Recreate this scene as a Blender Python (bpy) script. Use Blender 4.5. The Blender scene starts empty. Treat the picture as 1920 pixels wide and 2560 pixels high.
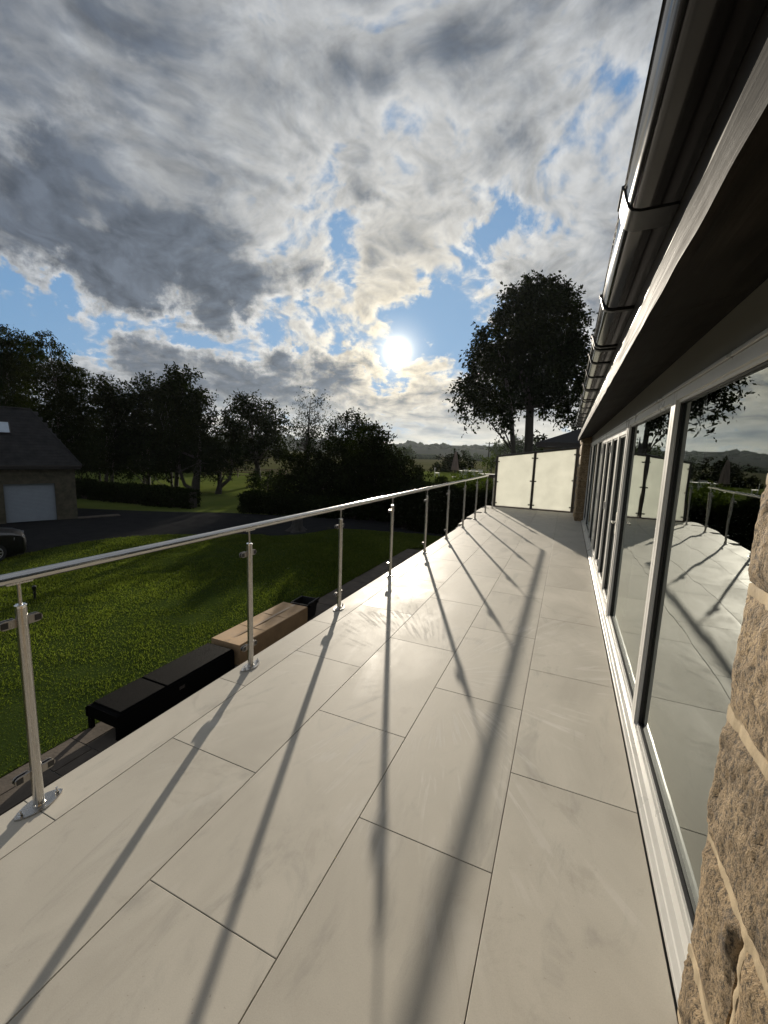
import bpy, bmesh, math, random
import numpy as np
from mathutils import Vector, Matrix
PI = math.pi
D2R = math.radians
random.seed(7)
rng = np.random.default_rng(11)
SC = bpy.context.scene
COL = SC.collection

# ------------------------------------------------------------------ camera
H = 1.6625                                   # eye height over the terrace
YAW, PITCH, ROLL, FPX = 0.4085, -0.1439, 0.0353, 1042.5
def _basis():
    cy, sy, cp, sp, cr, sr = math.cos(YAW), math.sin(YAW), math.cos(PITCH), math.sin(PITCH), math.cos(ROLL), math.sin(ROLL)
    f = Vector((-sy*cp, cy*cp, sp)); r0 = Vector((cy, sy, 0)); u0 = r0.cross(f)
    return cr*r0 + sr*u0, -sr*r0 + cr*u0, f
RGT, UPV, FWD = _basis()
cam_d = bpy.data.cameras.new('camera'); cam = bpy.data.objects.new('camera', cam_d); COL.objects.link(cam)
cam.matrix_world = Matrix(((RGT.x, UPV.x, -FWD.x, 0), (RGT.y, UPV.y, -FWD.y, 0), (RGT.z, UPV.z, -FWD.z, H), (0, 0, 0, 1)))
cam_d.sensor_fit = 'HORIZONTAL'; cam_d.sensor_width = 36; cam_d.lens = 36*FPX/1920
cam_d.clip_start = 0.05; cam_d.clip_end = 6000
SC.camera = cam
def at(px, py, depth):
    """a place in the world, from its bearing in the survey photograph and its distance"""
    d = RGT*((px-960)/FPX) - UPV*((py-1280)/FPX) + FWD
    return Vector((0, 0, H)) + d*depth

# ------------------------------------------------------------------ light and exposure
SUN_EL, SUN_AZ = D2R(12.8), D2R(-22.4)       # azimuth from +Y towards +X
SUN_DIR = Vector((math.sin(SUN_AZ)*math.cos(SUN_EL), math.cos(SUN_AZ)*math.cos(SUN_EL), math.sin(SUN_EL)))
SUN_STRENGTH, SKY_STRENGTH, EXPOSURE = 2.5, 0.105, 1.7
sl = bpy.data.lights.new('sun', 'SUN'); sl.energy = SUN_STRENGTH; sl.angle = D2R(0.6); sl.color = (1.0, 0.90, 0.75)
so = bpy.data.objects.new('sun', sl); COL.objects.link(so)
so.rotation_euler = (-SUN_DIR).to_track_quat('-Z', 'Y').to_euler()
SC.view_settings.view_transform = 'Standard'; SC.view_settings.look = 'None'
SC.view_settings.exposure = EXPOSURE; SC.view_settings.gamma = 1.0
SC.view_settings.use_curve_mapping = False
SC.render.engine = 'CYCLES'
SC.cycles.use_denoising = True
SC.cycles.max_bounces = 8; SC.cycles.diffuse_bounces = 3; SC.cycles.glossy_bounces = 4
SC.cycles.transmission_bounces = 6; SC.cycles.transparent_max_bounces = 12
SC.cycles.caustics_reflective = True; SC.cycles.blur_glossy = 0.12; SC.cycles.caustics_refractive = False
SC.cycles.sample_clamp_indirect = 10.0

class NT:
    """small helper to write node trees"""
    def __init__(s, tree): s.t = tree; s.n = tree.nodes; s.l = tree.links
    def new(s, kind, **kw):
        nd = s.n.new(kind)
        for k, v in kw.items(): setattr(nd, k, v)
        return nd
    def put(s, sock, v):
        if isinstance(v, bpy.types.NodeSocket): s.l.new(v, sock)
        elif v is not None:
            if hasattr(sock.default_value, '__len__') and not hasattr(v, '__len__'): v = (v,)*len(sock.default_value)
            if hasattr(v, '__len__') and len(v) == 3 and len(sock.default_value) == 4: v = (*v, 1)
            sock.default_value = v
    def math(s, op, a, b=None, c=None, clamp=False):
        nd = s.new('ShaderNodeMath', operation=op, use_clamp=clamp)
        for i, v in enumerate((a, b, c)): s.put(nd.inputs[i], v)
        return nd.outputs[0]
    def vmath(s, op, a, b=None, out=0):
        nd = s.new('ShaderNodeVectorMath', operation=op)
        s.put(nd.inputs[0], a)
        if b is not None:
            if op == 'SCALE': s.put(nd.inputs['Scale'], b)
            else: s.put(nd.inputs[1], b)
        return nd.outputs[out]
    def noise(s, vec, scale, detail=4, rough=0.5, dist=0.0, out=0):
        nd = s.new('ShaderNodeTexNoise'); s.put(nd.inputs['Vector'], vec)
        for k, v in (('Scale', scale), ('Detail', detail), ('Roughness', rough), ('Distortion', dist)): s.put(nd.inputs[k], v)
        return nd.outputs[out]
    def smooth(s, v, lo, hi, a=0.0, b=1.0):
        nd = s.new('ShaderNodeMapRange', interpolation_type='SMOOTHSTEP'); s.put(nd.inputs[0], v)
        for i, x in enumerate((lo, hi, a, b)): s.put(nd.inputs[i+1], x)
        return nd.outputs[0]
    def lin(s, v, lo, hi, a=0.0, b=1.0):
        nd = s.new('ShaderNodeMapRange'); s.put(nd.inputs[0], v)
        for i, x in enumerate((lo, hi, a, b)): s.put(nd.inputs[i+1], x)
        return nd.outputs[0]
    def mix(s, f, a, b, blend='MIX'):
        nd = s.new('ShaderNodeMix', data_type='RGBA', blend_type=blend)
        s.put(nd.inputs[0], f); s.put(nd.inputs[6], a); s.put(nd.inputs[7], b)
        return nd.outputs[2]
    def mapping(s, vec, loc=(0,0,0), rot=(0,0,0), scale=(1,1,1)):
        nd = s.new('ShaderNodeMapping'); s.put(nd.inputs[0], vec)
        s.put(nd.inputs[1], loc); s.put(nd.inputs[2], rot); s.put(nd.inputs[3], scale)
        return nd.outputs[0]

# ------------------------------------------------------------------ sky: Nishita behind broken evening cloud
def dirn(px, py):
    return (RGT*((px-960)/FPX) - UPV*((py-1280)/FPX) + FWD).normalized()
SKY_TINT = (.50, .82, 1.24)
world = bpy.data.worlds.new('World'); SC.world = world; world.use_nodes = True
def build_sky():
    t = NT(world.node_tree); t.n.clear()
    d = t.vmath('NORMALIZE', t.new('ShaderNodeTexCoord').outputs['Generated'])
    sep = t.new('ShaderNodeSeparateXYZ'); t.put(sep.inputs[0], d)
    z = sep.outputs[2]
    sky = t.new('ShaderNodeTexSky', sky_type='NISHITA'); sky.sun_disc = False
    sky.sun_elevation = SUN_EL; sky.sun_rotation = SUN_AZ % (2*PI)
    sky.air_density = 1.0; sky.dust_density = 0.6; sky.ozone_density = 2.0; sky.altitude = 100
    den = t.math('ADD', t.math('MAXIMUM', z, 0.0), 0.30)
    p = t.vmath('DIVIDE', d, None)
    cmb = t.new('ShaderNodeCombineXYZ')
    for i in range(3): t.put(cmb.inputs[i], den)
    t.put(p.node.inputs[1], cmb.outputs[0])
    p = t.vmath('MULTIPLY', p, (1, 1, 0))
    # weather: where the deck is closed (+) and where it breaks (-), as bearings
    thick_b = [  # px, py, radius deg, weight
        (0, 640, 8, .13), (220, 690, 6, .15), (450, 700, 4.4, .17), (630, 738, 3.2, .24), (560, 720, 4, .1), (330, 735, 4, .10), (90, 690, 5, .10),
        (110, 180, 7, .09), (250, 110, 8, .02), (420, 420, 8, .02), (560, 480, 6, .02), (20, 440, 6, .05), (700, 60, 8, .06),
        (330, 560, 6, .05), (180, 540, 6, .06), (0, 540, 7, .05),
        (300, 905, 3, .16), (440, 915, 3, .20), (560, 925, 2.6, .26), (700, 930, 3.0, .28), (830, 950, 3, .28), (380, 935, 3, .2), (920, 985, 2.2, .14), (210, 925, 3, .10),
        (1010, 1000, 2.5, .12), (1120, 1010, 2, .12), (1250, 1080, 3, .14), (640, 960, 3, .1)]
    gap_b = [
        (20, 765, 4.0, -.40), (110, 800, 3.2, -.34), (220, 825, 3.0, -.32), (320, 838, 2.6, -.28), (390, 842, 2.6, -.36), (470, 845, 2.6, -.36), (560, 845, 2.4, -.36), (640, 850, 2.4, -.32), (720, 860, 2.4, -.26), (790, 860, 2.2, -.18), (40, 835, 4, -.24),
        (870, 545, 2.2, -.17), (920, 520, 1.8, -.10), (815, 600, 1.8, -.18), (800, 695, 2.2, -.28), (845, 670, 2, -.06), (1290, 570, 2.4, -.26), (1240, 620, 2.4, -.24), (1180, 650, 2.0, -.18),
        (900, 830, 3.0, -.16), (1080, 790, 3.0, -.30), (1160, 800, 3.2, -.30), (1120, 860, 3.4, -.28), (1000, 850, 3.0, -.26), (860, 800, 2.4, -.16), (993, 880, 2.0, -.22),
        (1120, 950, 2.5, -.14), (1215, 230, 2.0, -.08), (1400, 260, 3, -.06), (560, 70, 3, -.10), (560, 270, 2.4, -.06),
        (600, 1040, 3, -.10), (420, 1010, 4, -.1), (900, 1060, 4, -.10), (900, 400, 8, -.04), (1300, 420, 8, -.04), (720, 560, 4, -.06),
        (930, 625, 3.5, -.04), (30, 320, 2.2, -.10), (230, 460, 2, -.08), (260, 520, 1.6, -.08), (80, 340, 1.8, -.08), (240, 205, 1.2, -.10), (1190, 270, 4.5, .14), (560, 130, 5, .10), (850, 270, 4, .09), (1200, 460, 3.5, .08)]
    bias = None
    rag = t.noise(d, 9.0, 6, .62, out=1)
    dj = t.vmath('NORMALIZE', t.vmath('ADD', d, t.vmath('SCALE', t.vmath('SUBTRACT', rag, (.5, .5, .5)), .30)))
    for px, py, r, w in thick_b + gap_b:
        v = dirn(px, py); k = math.log(2)/(1-math.cos(D2R(r)))
        b = t.math('MULTIPLY', t.math('POWER', t.math('MAXIMUM', t.vmath('DOT_PRODUCT', dj, tuple(v), out=1), 0.0), k), w)
        bias = b if bias is None else t.math('ADD', bias, b)
    warp = t.noise(p, 1.6, 3, .5, out=1)
    pw = t.vmath('ADD', p, t.vmath('SCALE', t.vmath('SUBTRACT', warp, (.5, .5, .5)), .45))
    big = t.noise(pw, 2.0, 4, .5)
    def detail(q):
        mid = t.noise(t.mapping(q, loc=(3, 7, 0), rot=(0, 0, D2R(28)), scale=(1.0, .88, 1)), 7.0, 3, .5, .2)
        fine = t.noise(t.mapping(q, loc=(9, 2, 0), rot=(0, 0, D2R(28)), scale=(1.0, .95, 1)), 17.0, 6, .6, .15)
        return t.math('ADD', t.math('MULTIPLY', t.math('SUBTRACT', mid, .5), .80), t.math('MULTIPLY', t.math('SUBTRACT', fine, .5), .55))
    d1 = detail(pw)
    toward = t.vmath('NORMALIZE', t.vmath('SUBTRACT', tuple(SUN_DIR), d))
    q2 = t.vmath('ADD', pw, t.vmath('SCALE', t.vmath('MULTIPLY', toward, (1, 1, 0)), .036))
    d2 = detail(q2)
    relief = t.math('SUBTRACT', d1, d2)             # thins towards the sun: a lit flank
    n = t.math('ADD', t.math('MULTIPLY', t.math('SUBTRACT', big, .5), .60), d1)
    n = t.math('ADD', n, bias)                      # about -.4 .. .4
    cover = t.smooth(n, -.33, -.06)
    thick = t.smooth(n, -.20, .30)
    dots = t.math('MAXIMUM', t.vmath('DOT_PRODUCT', d, tuple(SUN_DIR), out=1), 0.0)
    wide = t.math('POWER', dots, 5.0); near = t.math('POWER', dots, 60.0)
    halo = t.math('POWER', dots, 900.0); core = t.math('POWER', dots, 5000.0)
    disc = t.smooth(dots, math.cos(D2R(1.35)), math.cos(D2R(.35)))
    # cloud: thin edges pass the light, thick bodies are grey from below
    bright = t.mix(wide, (1.20, 1.28, 1.38), (2.15, 2.12, 2.0))
    bright = t.mix(near, bright, (3.3, 2.9, 2.15))
    dark = t.mix(wide, (.28, .33, .42), (.44, .51, .60))
    cloud = t.mix(thick, bright, dark)
    cloud = t.mix(1.0, cloud, t.lin(relief, -.16, .16, .70, 1.36), 'MULTIPLY')
    blue = sky.outputs[0]
    cap = t.vmath('ADD', t.vmath('SCALE', blue, .55), (1, 1, 1))
    blue = t.vmath('DIVIDE', blue, cap)
    blue = t.mix(1.0, blue, SKY_TINT, 'MULTIPLY')
    # pale bands of far cloud low over the land
    low = t.smooth(z, .13, .0)
    streak = t.noise(t.mapping(t.vmath('MULTIPLY', d, (1, 1, 7)), loc=(4, 1, 0)), 3.2, 6, .55, .3)
    lowc = t.mix(t.smooth(streak, .40, .62), (.72, .92, 1.08), (2.7, 2.55, 2.1))
    cloud = t.mix(t.math('MULTIPLY', low, .85), cloud, lowc)
    cover = t.math('MAXIMUM', cover, t.math('MULTIPLY', low, .8))
    col = t.mix(t.math('MULTIPLY', cover, .97), blue, cloud)
    col = t.mix(1.0, col, t.mix(1.0, (2.2, 1.9, 1.35), halo, 'MULTIPLY'), 'ADD')
    col = t.mix(1.0, col, t.mix(1.0, (9, 8, 5), core, 'MULTIPLY'), 'ADD')
    col = t.mix(1.0, col, t.mix(1.0, (22, 21, 17), disc, 'MULTIPLY'), 'ADD')
    ground = t.smooth(z, -.02, -.05)
    col = t.mix(ground, col, (.12, .13, .10))
    bg = t.new('ShaderNodeBackground'); t.put(bg.inputs[0], col); bg.inputs[1].default_value = SKY_STRENGTH
    out = t.new('ShaderNodeOutputWorld'); t.l.new(bg.outputs[0], out.inputs[0])
build_sky()

# ------------------------------------------------------------------ mesh helpers
class MB:
    def __init__(s): s.v = []; s.f = []
    def add(s, vs, fs):
        o = len(s.v); s.v += [tuple(v) for v in vs]; s.f += [tuple(i+o for i in f) for f in fs]; return s
    def box(s, x0, x1, y0, y1, z0, z1):
        return s.add([(x0,y0,z0),(x1,y0,z0),(x1,y1,z0),(x0,y1,z0),(x0,y0,z1),(x1,y0,z1),(x1,y1,z1),(x0,y1,z1)],
                     [(0,3,2,1),(4,5,6,7),(0,1,5,4),(1,2,6,5),(2,3,7,6),(3,0,4,7)])
    def cbox(s, x0, x1, y0, y1, z0, z1, c):
        """box with its top edges chamfered"""
        return s.add([(x0,y0,z0),(x1,y0,z0),(x1,y1,z0),(x0,y1,z0),(x0,y0,z1-c),(x1,y0,z1-c),(x1,y1,z1-c),(x0,y1,z1-c),
                      (x0+c,y0+c,z1),(x1-c,y0+c,z1),(x1-c,y1-c,z1),(x0+c,y1-c,z1)],
                     [(0,3,2,1),(0,1,5,4),(1,2,6,5),(2,3,7,6),(3,0,4,7),(4,5,9,8),(5,6,10,9),(6,7,11,10),(7,4,8,11),(8,9,10,11)])
    def obox(s, c, ax, ay, az):
        """box from a centre and three half-axes"""
        c, ax, ay, az = map(Vector, (c, ax, ay, az))
        vs = [c+sx*ax+sy*ay+sz*az for sz in (-1,1) for sx, sy in ((-1,-1),(1,-1),(1,1),(-1,1))]
        fs = [(0,3,2,1),(4,5,6,7),(0,1,5,4),(1,2,6,5),(2,3,7,6),(3,0,4,7)]
        if ax.cross(ay).dot(az) < 0: fs = [f[::-1] for f in fs]
        return s.add(vs, fs)
    def tube(s, pts, rad, n=12, cap=True):
        pts = [Vector(p) for p in pts]
        rad = rad if hasattr(rad, '__len__') else [rad]*len(pts)
        rings = []
        for i, p in enumerate(pts):
            a = pts[max(i-1,0)]; b = pts[min(i+1,len(pts)-1)]
            d = (b-a).normalized(); up = Vector((0,0,1)) if abs(d.z) < .95 else Vector((1,0,0))
            u = d.cross(up).normalized(); w = d.cross(u).normalized()
            rings.append([p+rad[i]*(math.cos(2*PI*k/n)*u+math.sin(2*PI*k/n)*w) for k in range(n)])
        o = len(s.v); s.v += [tuple(v) for r in rings for v in r]
        for i in range(len(pts)-1):
            for k in range(n):
                k2 = (k+1) % n
                s.f.append((o+i*n+k, o+(i+1)*n+k, o+(i+1)*n+k2, o+i*n+k2))
        if cap:
            s.f.append(tuple(o+k for k in range(n))); s.f.append(tuple(o+(len(pts)-1)*n+k for k in range(n-1,-1,-1)))
        return s
    def prism(s, prof, y0, y1, axis='y'):
        """profile of (x, z) pulled along y (or (y, z) along x)"""
        n = len(prof)
        P = (lambda a, b, t: (a, t, b)) if axis == 'y' else (lambda a, b, t: (t, a, b))
        vs = [P(a, b, y0) for a, b in prof]+[P(a, b, y1) for a, b in prof]
        fs = [(i, (i+1) % n, n+(i+1) % n, n+i) for i in range(n)]+[tuple(range(n-1,-1,-1)), tuple(range(n, 2*n))]
        return s.add(vs, fs)
    def slab(s, pts, z0, z1):
        n = len(pts)
        vs = [(x,y,z0) for x,y in pts]+[(x,y,z1) for x,y in pts]
        return s.add(vs, [(i,(i+1)%n,n+(i+1)%n,n+i) for i in range(n)]+[tuple(range(n-1,-1,-1)), tuple(range(n,2*n))])
    def lathe(s, prof, c=(0,0,0), n=20):
        c = Vector(c); o = len(s.v)
        for r, z in prof:
            for k in range(n): s.v.append((c.x+r*math.cos(2*PI*k/n), c.y+r*math.sin(2*PI*k/n), c.z+z))
        for i in range(len(prof)-1):
            for k in range(n): s.f.append((o+i*n+k, o+i*n+(k+1)%n, o+(i+1)*n+(k+1)%n, o+(i+1)*n+k))
        return s
    def mesh(s, name, m=None, smooth=0.0):
        me = bpy.data.meshes.new(name); me.from_pydata(s.v, [], s.f)
        bm = bmesh.new(); bm.from_mesh(me); bmesh.ops.recalc_face_normals(bm, faces=bm.faces); bm.to_mesh(me); bm.free()
        if m: me.materials.append(m)
        if smooth:
            me.polygons.foreach_set('use_smooth', [True]*len(me.polygons)); me.set_sharp_from_angle(angle=D2R(smooth))
        return me
    def build(s, name, m=None, parent=None, smooth=0.0, loc=None):
        return link(name, s.mesh(name, m, smooth), parent, loc)
def link(name, me, parent=None, loc=None):
    o = bpy.data.objects.new(name, me); COL.objects.link(o)
    if parent is not None: o.parent = parent
    if loc is not None: o.location = loc
    return o
def npmesh(name, verts, quads, m=None):
    me = bpy.data.meshes.new(name); n = len(verts); q = len(quads); k = quads.shape[1]
    me.vertices.add(n); me.vertices.foreach_set('co', np.ascontiguousarray(verts, dtype=np.float32).ravel())
    me.loops.add(q*k); me.loops.foreach_set('vertex_index', np.ascontiguousarray(quads, dtype=np.int32).ravel())
    me.polygons.add(q); me.polygons.foreach_set('loop_start', np.arange(0, q*k, k, dtype=np.int32))
    me.update(calc_edges=True)
    if m: me.materials.append(m)
    return me
def tag(o, label, cat, group=None):
    o['label'] = label; o['category'] = cat
    if group: o['group'] = group
    return o
def thing(name, label, cat, loc=(0,0,0), rz=0, group=None):
    o = bpy.data.objects.new(name, None); COL.objects.link(o); o.empty_display_size = .1
    o.location = loc; o.rotation_euler = (0,0,rz)
    return tag(o, label, cat, group)
def struct(o): o['kind'] = 'structure'; return o
def stuff(o): o['kind'] = 'stuff'; return o

# ------------------------------------------------------------------ materials
MATS = {}
def material(name):
    m = bpy.data.materials.new(name); m.use_nodes = True; MATS[name] = m
    t = NT(m.node_tree); b = t.n['Principled BSDF']
    return m, t, b
def pos(t): return t.new('ShaderNodeNewGeometry').outputs['Position']
def rnd(t): return t.new('ShaderNodeObjectInfo').outputs['Random']
def bump(t, b, h, strength=.3, dist=.01):
    nd = t.new('ShaderNodeBump'); t.put(nd.inputs['Height'], h); nd.inputs['Strength'].default_value = strength
    nd.inputs['Distance'].default_value = dist; t.l.new(nd.outputs[0], b.inputs['Normal']); return nd
def simple(name, col, rough=.6, metal=0.0, var=.15, scale=6, bmp=0, bscale=40, bdist=.004, coat=0, spec=.5):
    m, t, b = material(name); P = pos(t)
    n = t.noise(P, scale, 5, .6)
    f = t.lin(n, .3, .7, 1-var, 1+var)
    t.put(b.inputs['Base Color'], t.mix(1.0, col, f, 'MULTIPLY'))
    t.put(b.inputs['Roughness'], t.lin(n, .3, .7, rough*.88, min(1, rough*1.12))); t.put(b.inputs['Metallic'], metal)
    t.put(b.inputs['Specular IOR Level'], spec)
    if coat: t.put(b.inputs['Coat Weight'], coat); t.put(b.inputs['Coat Roughness'], .08)
    if bmp: bump(t, b, t.noise(P, bscale, 4, .6), bmp, bdist)
    return m
def mat_tile():
    m, t, b = material('porcelain_tile'); P = pos(t); r = rnd(t)
    off = t.new('ShaderNodeCombineXYZ'); t.put(off.inputs[0], t.math('MULTIPLY', r, 37.0)); t.put(off.inputs[1], t.math('MULTIPLY', r, 91.0))
    Q = t.vmath('ADD', P, off.outputs[0])
    cloudy = t.noise(t.mapping(Q, scale=(1.4, .8, 1)), 1.5, 6, .6, .8)
    fine = t.noise(Q, 260, 3, .6)
    wisp = t.noise(t.mapping(Q, rot=(0, 0, .5), scale=(1, .35, 1)), 3.0, 8, .68, 1.6)
    c = t.mix(t.lin(cloudy, .3, .7), (.40, .37, .315), (.50, .466, .40))
    c = t.mix(t.math('MULTIPLY', t.smooth(wisp, .52, .70), .42), c, (.25, .24, .215))
    c = t.mix(t.lin(fine, .3, .7, .0, .22), c, (.22, .21, .19))
    c = t.mix(1.0, c, t.lin(r, 0, 1, .95, 1.05), 'MULTIPLY')
    grit = t.smooth(t.noise(P, 80, 2, .5), .70, .76)
    c = t.mix(t.math('MULTIPLY', t.math('MULTIPLY', grit, .5), t.smooth(t.noise(P, 1.1, 3, .5), .45, .6)), c, (.20, .18, .15))
    stain = t.smooth(t.noise(t.mapping(P, loc=(5, 1, 0)), 2.3, 6, .7, 1.2), .58, .70)
    c = t.mix(t.math('MULTIPLY', stain, .30), c, (.27, .245, .205))
    # dried tide marks and brush streaks left by the wash-down
    R = t.vmath('SUBTRACT', P, (-.75, 2.9, 0))
    ln = t.vmath('LENGTH', R, out=1)
    ang = t.vmath('NORMALIZE', R)
    sc = t.vmath('SCALE', ang, 22.0)
    st = t.noise(t.vmath('ADD', sc, t.vmath('SCALE', P, 2.2)), 1.0, 5, .6, .9)
    patch = t.smooth(t.noise(P, 1.7, 4, .6, .6), .47, .62)
    zone = t.math('MULTIPLY', t.smooth(ln, 2.6, .4), patch)
    mark = t.math('MULTIPLY', t.smooth(st, .50, .60), zone)
    c = t.mix(t.math('MULTIPLY', mark, .45), c, (.62, .60, .56))
    t.put(b.inputs['Base Color'], c)
    ro = t.lin(cloudy, .3, .7, .50, .66)
    ro = t.math('SUBTRACT', ro, t.math('MULTIPLY', t.smooth(wisp, .5, .7), .06))
    ro = t.math('ADD', ro, t.math('MULTIPLY', mark, .2))
    t.put(b.inputs['Roughness'], ro)
    t.put(b.inputs['Specular IOR Level'], .06)
    bump(t, b, t.math('ADD', t.math('MULTIPLY', t.noise(Q, 90, 4, .6), .5), t.math('MULTIPLY', wisp, 1.0)), .12, .002)
    return m
def mat_steel(name='brushed_steel', axis=(60, 60, 1.5), rough=.26, col=(.56, .54, .51)):
    m, t, b = material(name); P = pos(t)
    n = t.noise(t.mapping(P, scale=axis), 6, 4, .6)
    t.put(b.inputs['Base Color'], t.mix(t.lin(n, .3, .7), tuple(x*.8 for x in col), col))
    t.put(b.inputs['Metallic'], 1.0); t.put(b.inputs['Roughness'], t.lin(n, .3, .7, rough*.8, rough*1.3))
    bump(t, b, n, .06, .001); return m
def mat_glass():
    m, t, b = material('window_glass'); t.n.remove(b)
    P = pos(t)
    nd = t.new('ShaderNodeBump'); t.put(nd.inputs['Height'], t.noise(P, 1.3, 2, .5)); nd.inputs['Strength'].default_value = .05; nd.inputs['Distance'].default_value = .05
    fr = t.new('ShaderNodeFresnel'); fr.inputs[0].default_value = 2.5
    g = t.new('ShaderNodeBsdfGlossy'); g.inputs['Roughness'].default_value = .0; t.put(g.inputs['Color'], (.93, .98, .95)); t.l.new(nd.outputs[0], g.inputs['Normal'])
    tr = t.new('ShaderNodeBsdfTransparent'); t.put(tr.inputs['Color'], (.70, .78, .73))
    mx = t.new('ShaderNodeMixShader'); t.put(mx.inputs[0], t.math('MULTIPLY', fr.outputs[0], 1.3, clamp=True)); t.l.new(tr.outputs[0], mx.inputs[1]); t.l.new(g.outputs[0], mx.inputs[2])
    t.l.new(mx.outputs[0], t.n['Material Output'].inputs[0]); return m
def mat_frosted():
    m, t, b = material('frosted_glass'); t.n.remove(b); P = pos(t)
    n = t.noise(P, 3, 4, .6); n2 = t.noise(P, 400, 2, .5)
    v = t.lin(n, .3, .7, .93, 1.05)
    tl = t.new('ShaderNodeBsdfTranslucent'); t.put(tl.inputs[0], t.mix(1.0, (.67, .675, .635), v, 'MULTIPLY'))
    df = t.new('ShaderNodeBsdfDiffuse'); t.put(df.inputs[0], (.42, .43, .37))
    gl = t.new('ShaderNodeBsdfGlossy'); gl.inputs['Roughness'].default_value = .25; t.put(gl.inputs[0], (.8, .8, .8))
    bp = t.new('ShaderNodeBump'); t.put(bp.inputs['Height'], n2); bp.inputs['Strength'].default_value = .05; t.l.new(bp.outputs[0], gl.inputs['Normal'])
    a = t.new('ShaderNodeMixShader'); a.inputs[0].default_value = .16; t.l.new(tl.outputs[0], a.inputs[1]); t.l.new(df.outputs[0], a.inputs[2])
    c = t.new('ShaderNodeMixShader'); c.inputs[0].default_value = .03; t.l.new(a.outputs[0], c.inputs[1]); t.l.new(gl.outputs[0], c.inputs[2])
    t.l.new(c.outputs[0], t.n['Material Output'].inputs[0]); return m
def mat_leaf(name, a, c, trans=.35):
    m, t, b = material(name); t.n.remove(b)
    r = t.new('ShaderNodeNewGeometry').outputs['Random Per Island']
    col = t.mix(r, a, c)
    col = t.mix(t.lin(t.noise(pos(t), .35, 3, .5), .35, .65, 0, .4), col, tuple(x*.6 for x in a))
    df = t.new('ShaderNodeBsdfDiffuse'); t.put(df.inputs[0], col)
    tl = t.new('ShaderNodeBsdfTranslucent'); t.put(tl.inputs[0], t.mix(1.0, col, (1.1, 1.25, .5), 'MULTIPLY'))
    mx = t.new('ShaderNodeMixShader'); mx.inputs[0].default_value = trans
    t.l.new(df.outputs[0], mx.inputs[1]); t.l.new(tl.outputs[0], mx.inputs[2])
    t.l.new(mx.outputs[0], t.n['Material Output'].inputs[0]); return m
def mat_stone(name, a, c, bs=1.0):
    m, t, b = material(name); P = pos(t); r = rnd(t)
    n = t.noise(P, 9, 6, .65, .5); f = t.noise(t.mapping(P, scale=(1, 1.2, .8)), 80, 7, .78)
    col = t.mix(t.lin(n, .3, .7), a, c)
    col = t.mix(t.smooth(f, .53, .40), col, tuple(x*.22 for x in a))  # dark grains, with crevice shade painted where the grain dips
    col = t.mix(t.math('MULTIPLY', t.smooth(f, .57, .68), .6), col, tuple(min(1, x*1.55) for x in c))
    col = t.mix(t.math('MULTIPLY', t.smooth(t.noise(P, 7, 5, .75), .56, .68), .65), col, (.055, .045, .04))  # shade of recesses painted in as random dark patches
    col = t.mix(t.math('MULTIPLY', t.smooth(t.noise(P, 420, 2, .5), .64, .72), .6), col, (.62, .54, .42))
    col = t.mix(1.0, col, t.lin(r, 0, 1, .80, 1.12), 'MULTIPLY')
    t.put(b.inputs['Base Color'], col); t.put(b.inputs['Roughness'], .85)
    bump(t, b, t.math('ADD', f, t.math('MULTIPLY', t.noise(P, 220, 4, .7), .6)), 1.0*bs, .010); return m
def mat_ground(name, a, c, dirt, rough=.9, scale=.8):
    m, t, b = material(name); P = pos(t)
    n = t.noise(P, scale, 7, .65); f = t.noise(P, 26, 5, .7)
    col = t.mix(t.lin(n, .3, .7), a, c); col = t.mix(t.math('MULTIPLY', t.smooth(f, .5, .7), .6), col, dirt)
    t.put(b.inputs['Base Color'], col); t.put(b.inputs['Roughness'], rough); t.put(b.inputs['Specular IOR Level'], 0.0); bump(t, b, f, .5, .02); return m
def mat_wet_timber():
    m, t, b = material('painted_timber'); P = pos(t)
    gr = t.noise(t.mapping(P, scale=(14, .5, 14)), 3, 7, .65, .6)
    pl = t.noise(P, 2.6, 5, .6, 1.0); kn = t.noise(t.mapping(P, scale=(1.6, .9, 1.6)), 1.7, 3, .5)
    col = t.mix(t.lin(gr, .32, .68), (.010, .009, .008), (.032, .029, .025))
    col = t.mix(t.smooth(kn, .63, .72), col, (.012, .011, .010))
    t.put(b.inputs['Base Color'], t.mix(1.0, col, t.lin(pl, .3, .7, .75, 1.35), 'MULTIPLY')); t.put(b.inputs['Roughness'], t.lin(gr, .3, .7, .5, .75)); t.put(b.inputs['Specular IOR Level'], .02)
    bump(t, b, t.math('ADD', gr, t.math('MULTIPLY', pl, .8)), .35, .01); return m
def mat_rattan():
    m, t, b = material('woven_rattan'); P = pos(t)
    w1 = t.new('ShaderNodeTexWave'); t.put(w1.inputs['Vector'], P); w1.inputs['Scale'].default_value = 32; w1.bands_direction = 'X'
    w2 = t.new('ShaderNodeTexWave'); t.put(w2.inputs['Vector'], P); w2.inputs['Scale'].default_value = 32; w2.bands_direction = 'Y'
    h = t.math('MULTIPLY', w1.outputs[1], w2.outputs[1])
    t.put(b.inputs['Base Color'], t.mix(h, (.003, .003, .003), (.010, .009, .009))); t.put(b.inputs['Roughness'], .6); t.put(b.inputs['Specular IOR Level'], .02)
    bump(t, b, h, .7, .006); return m

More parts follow.
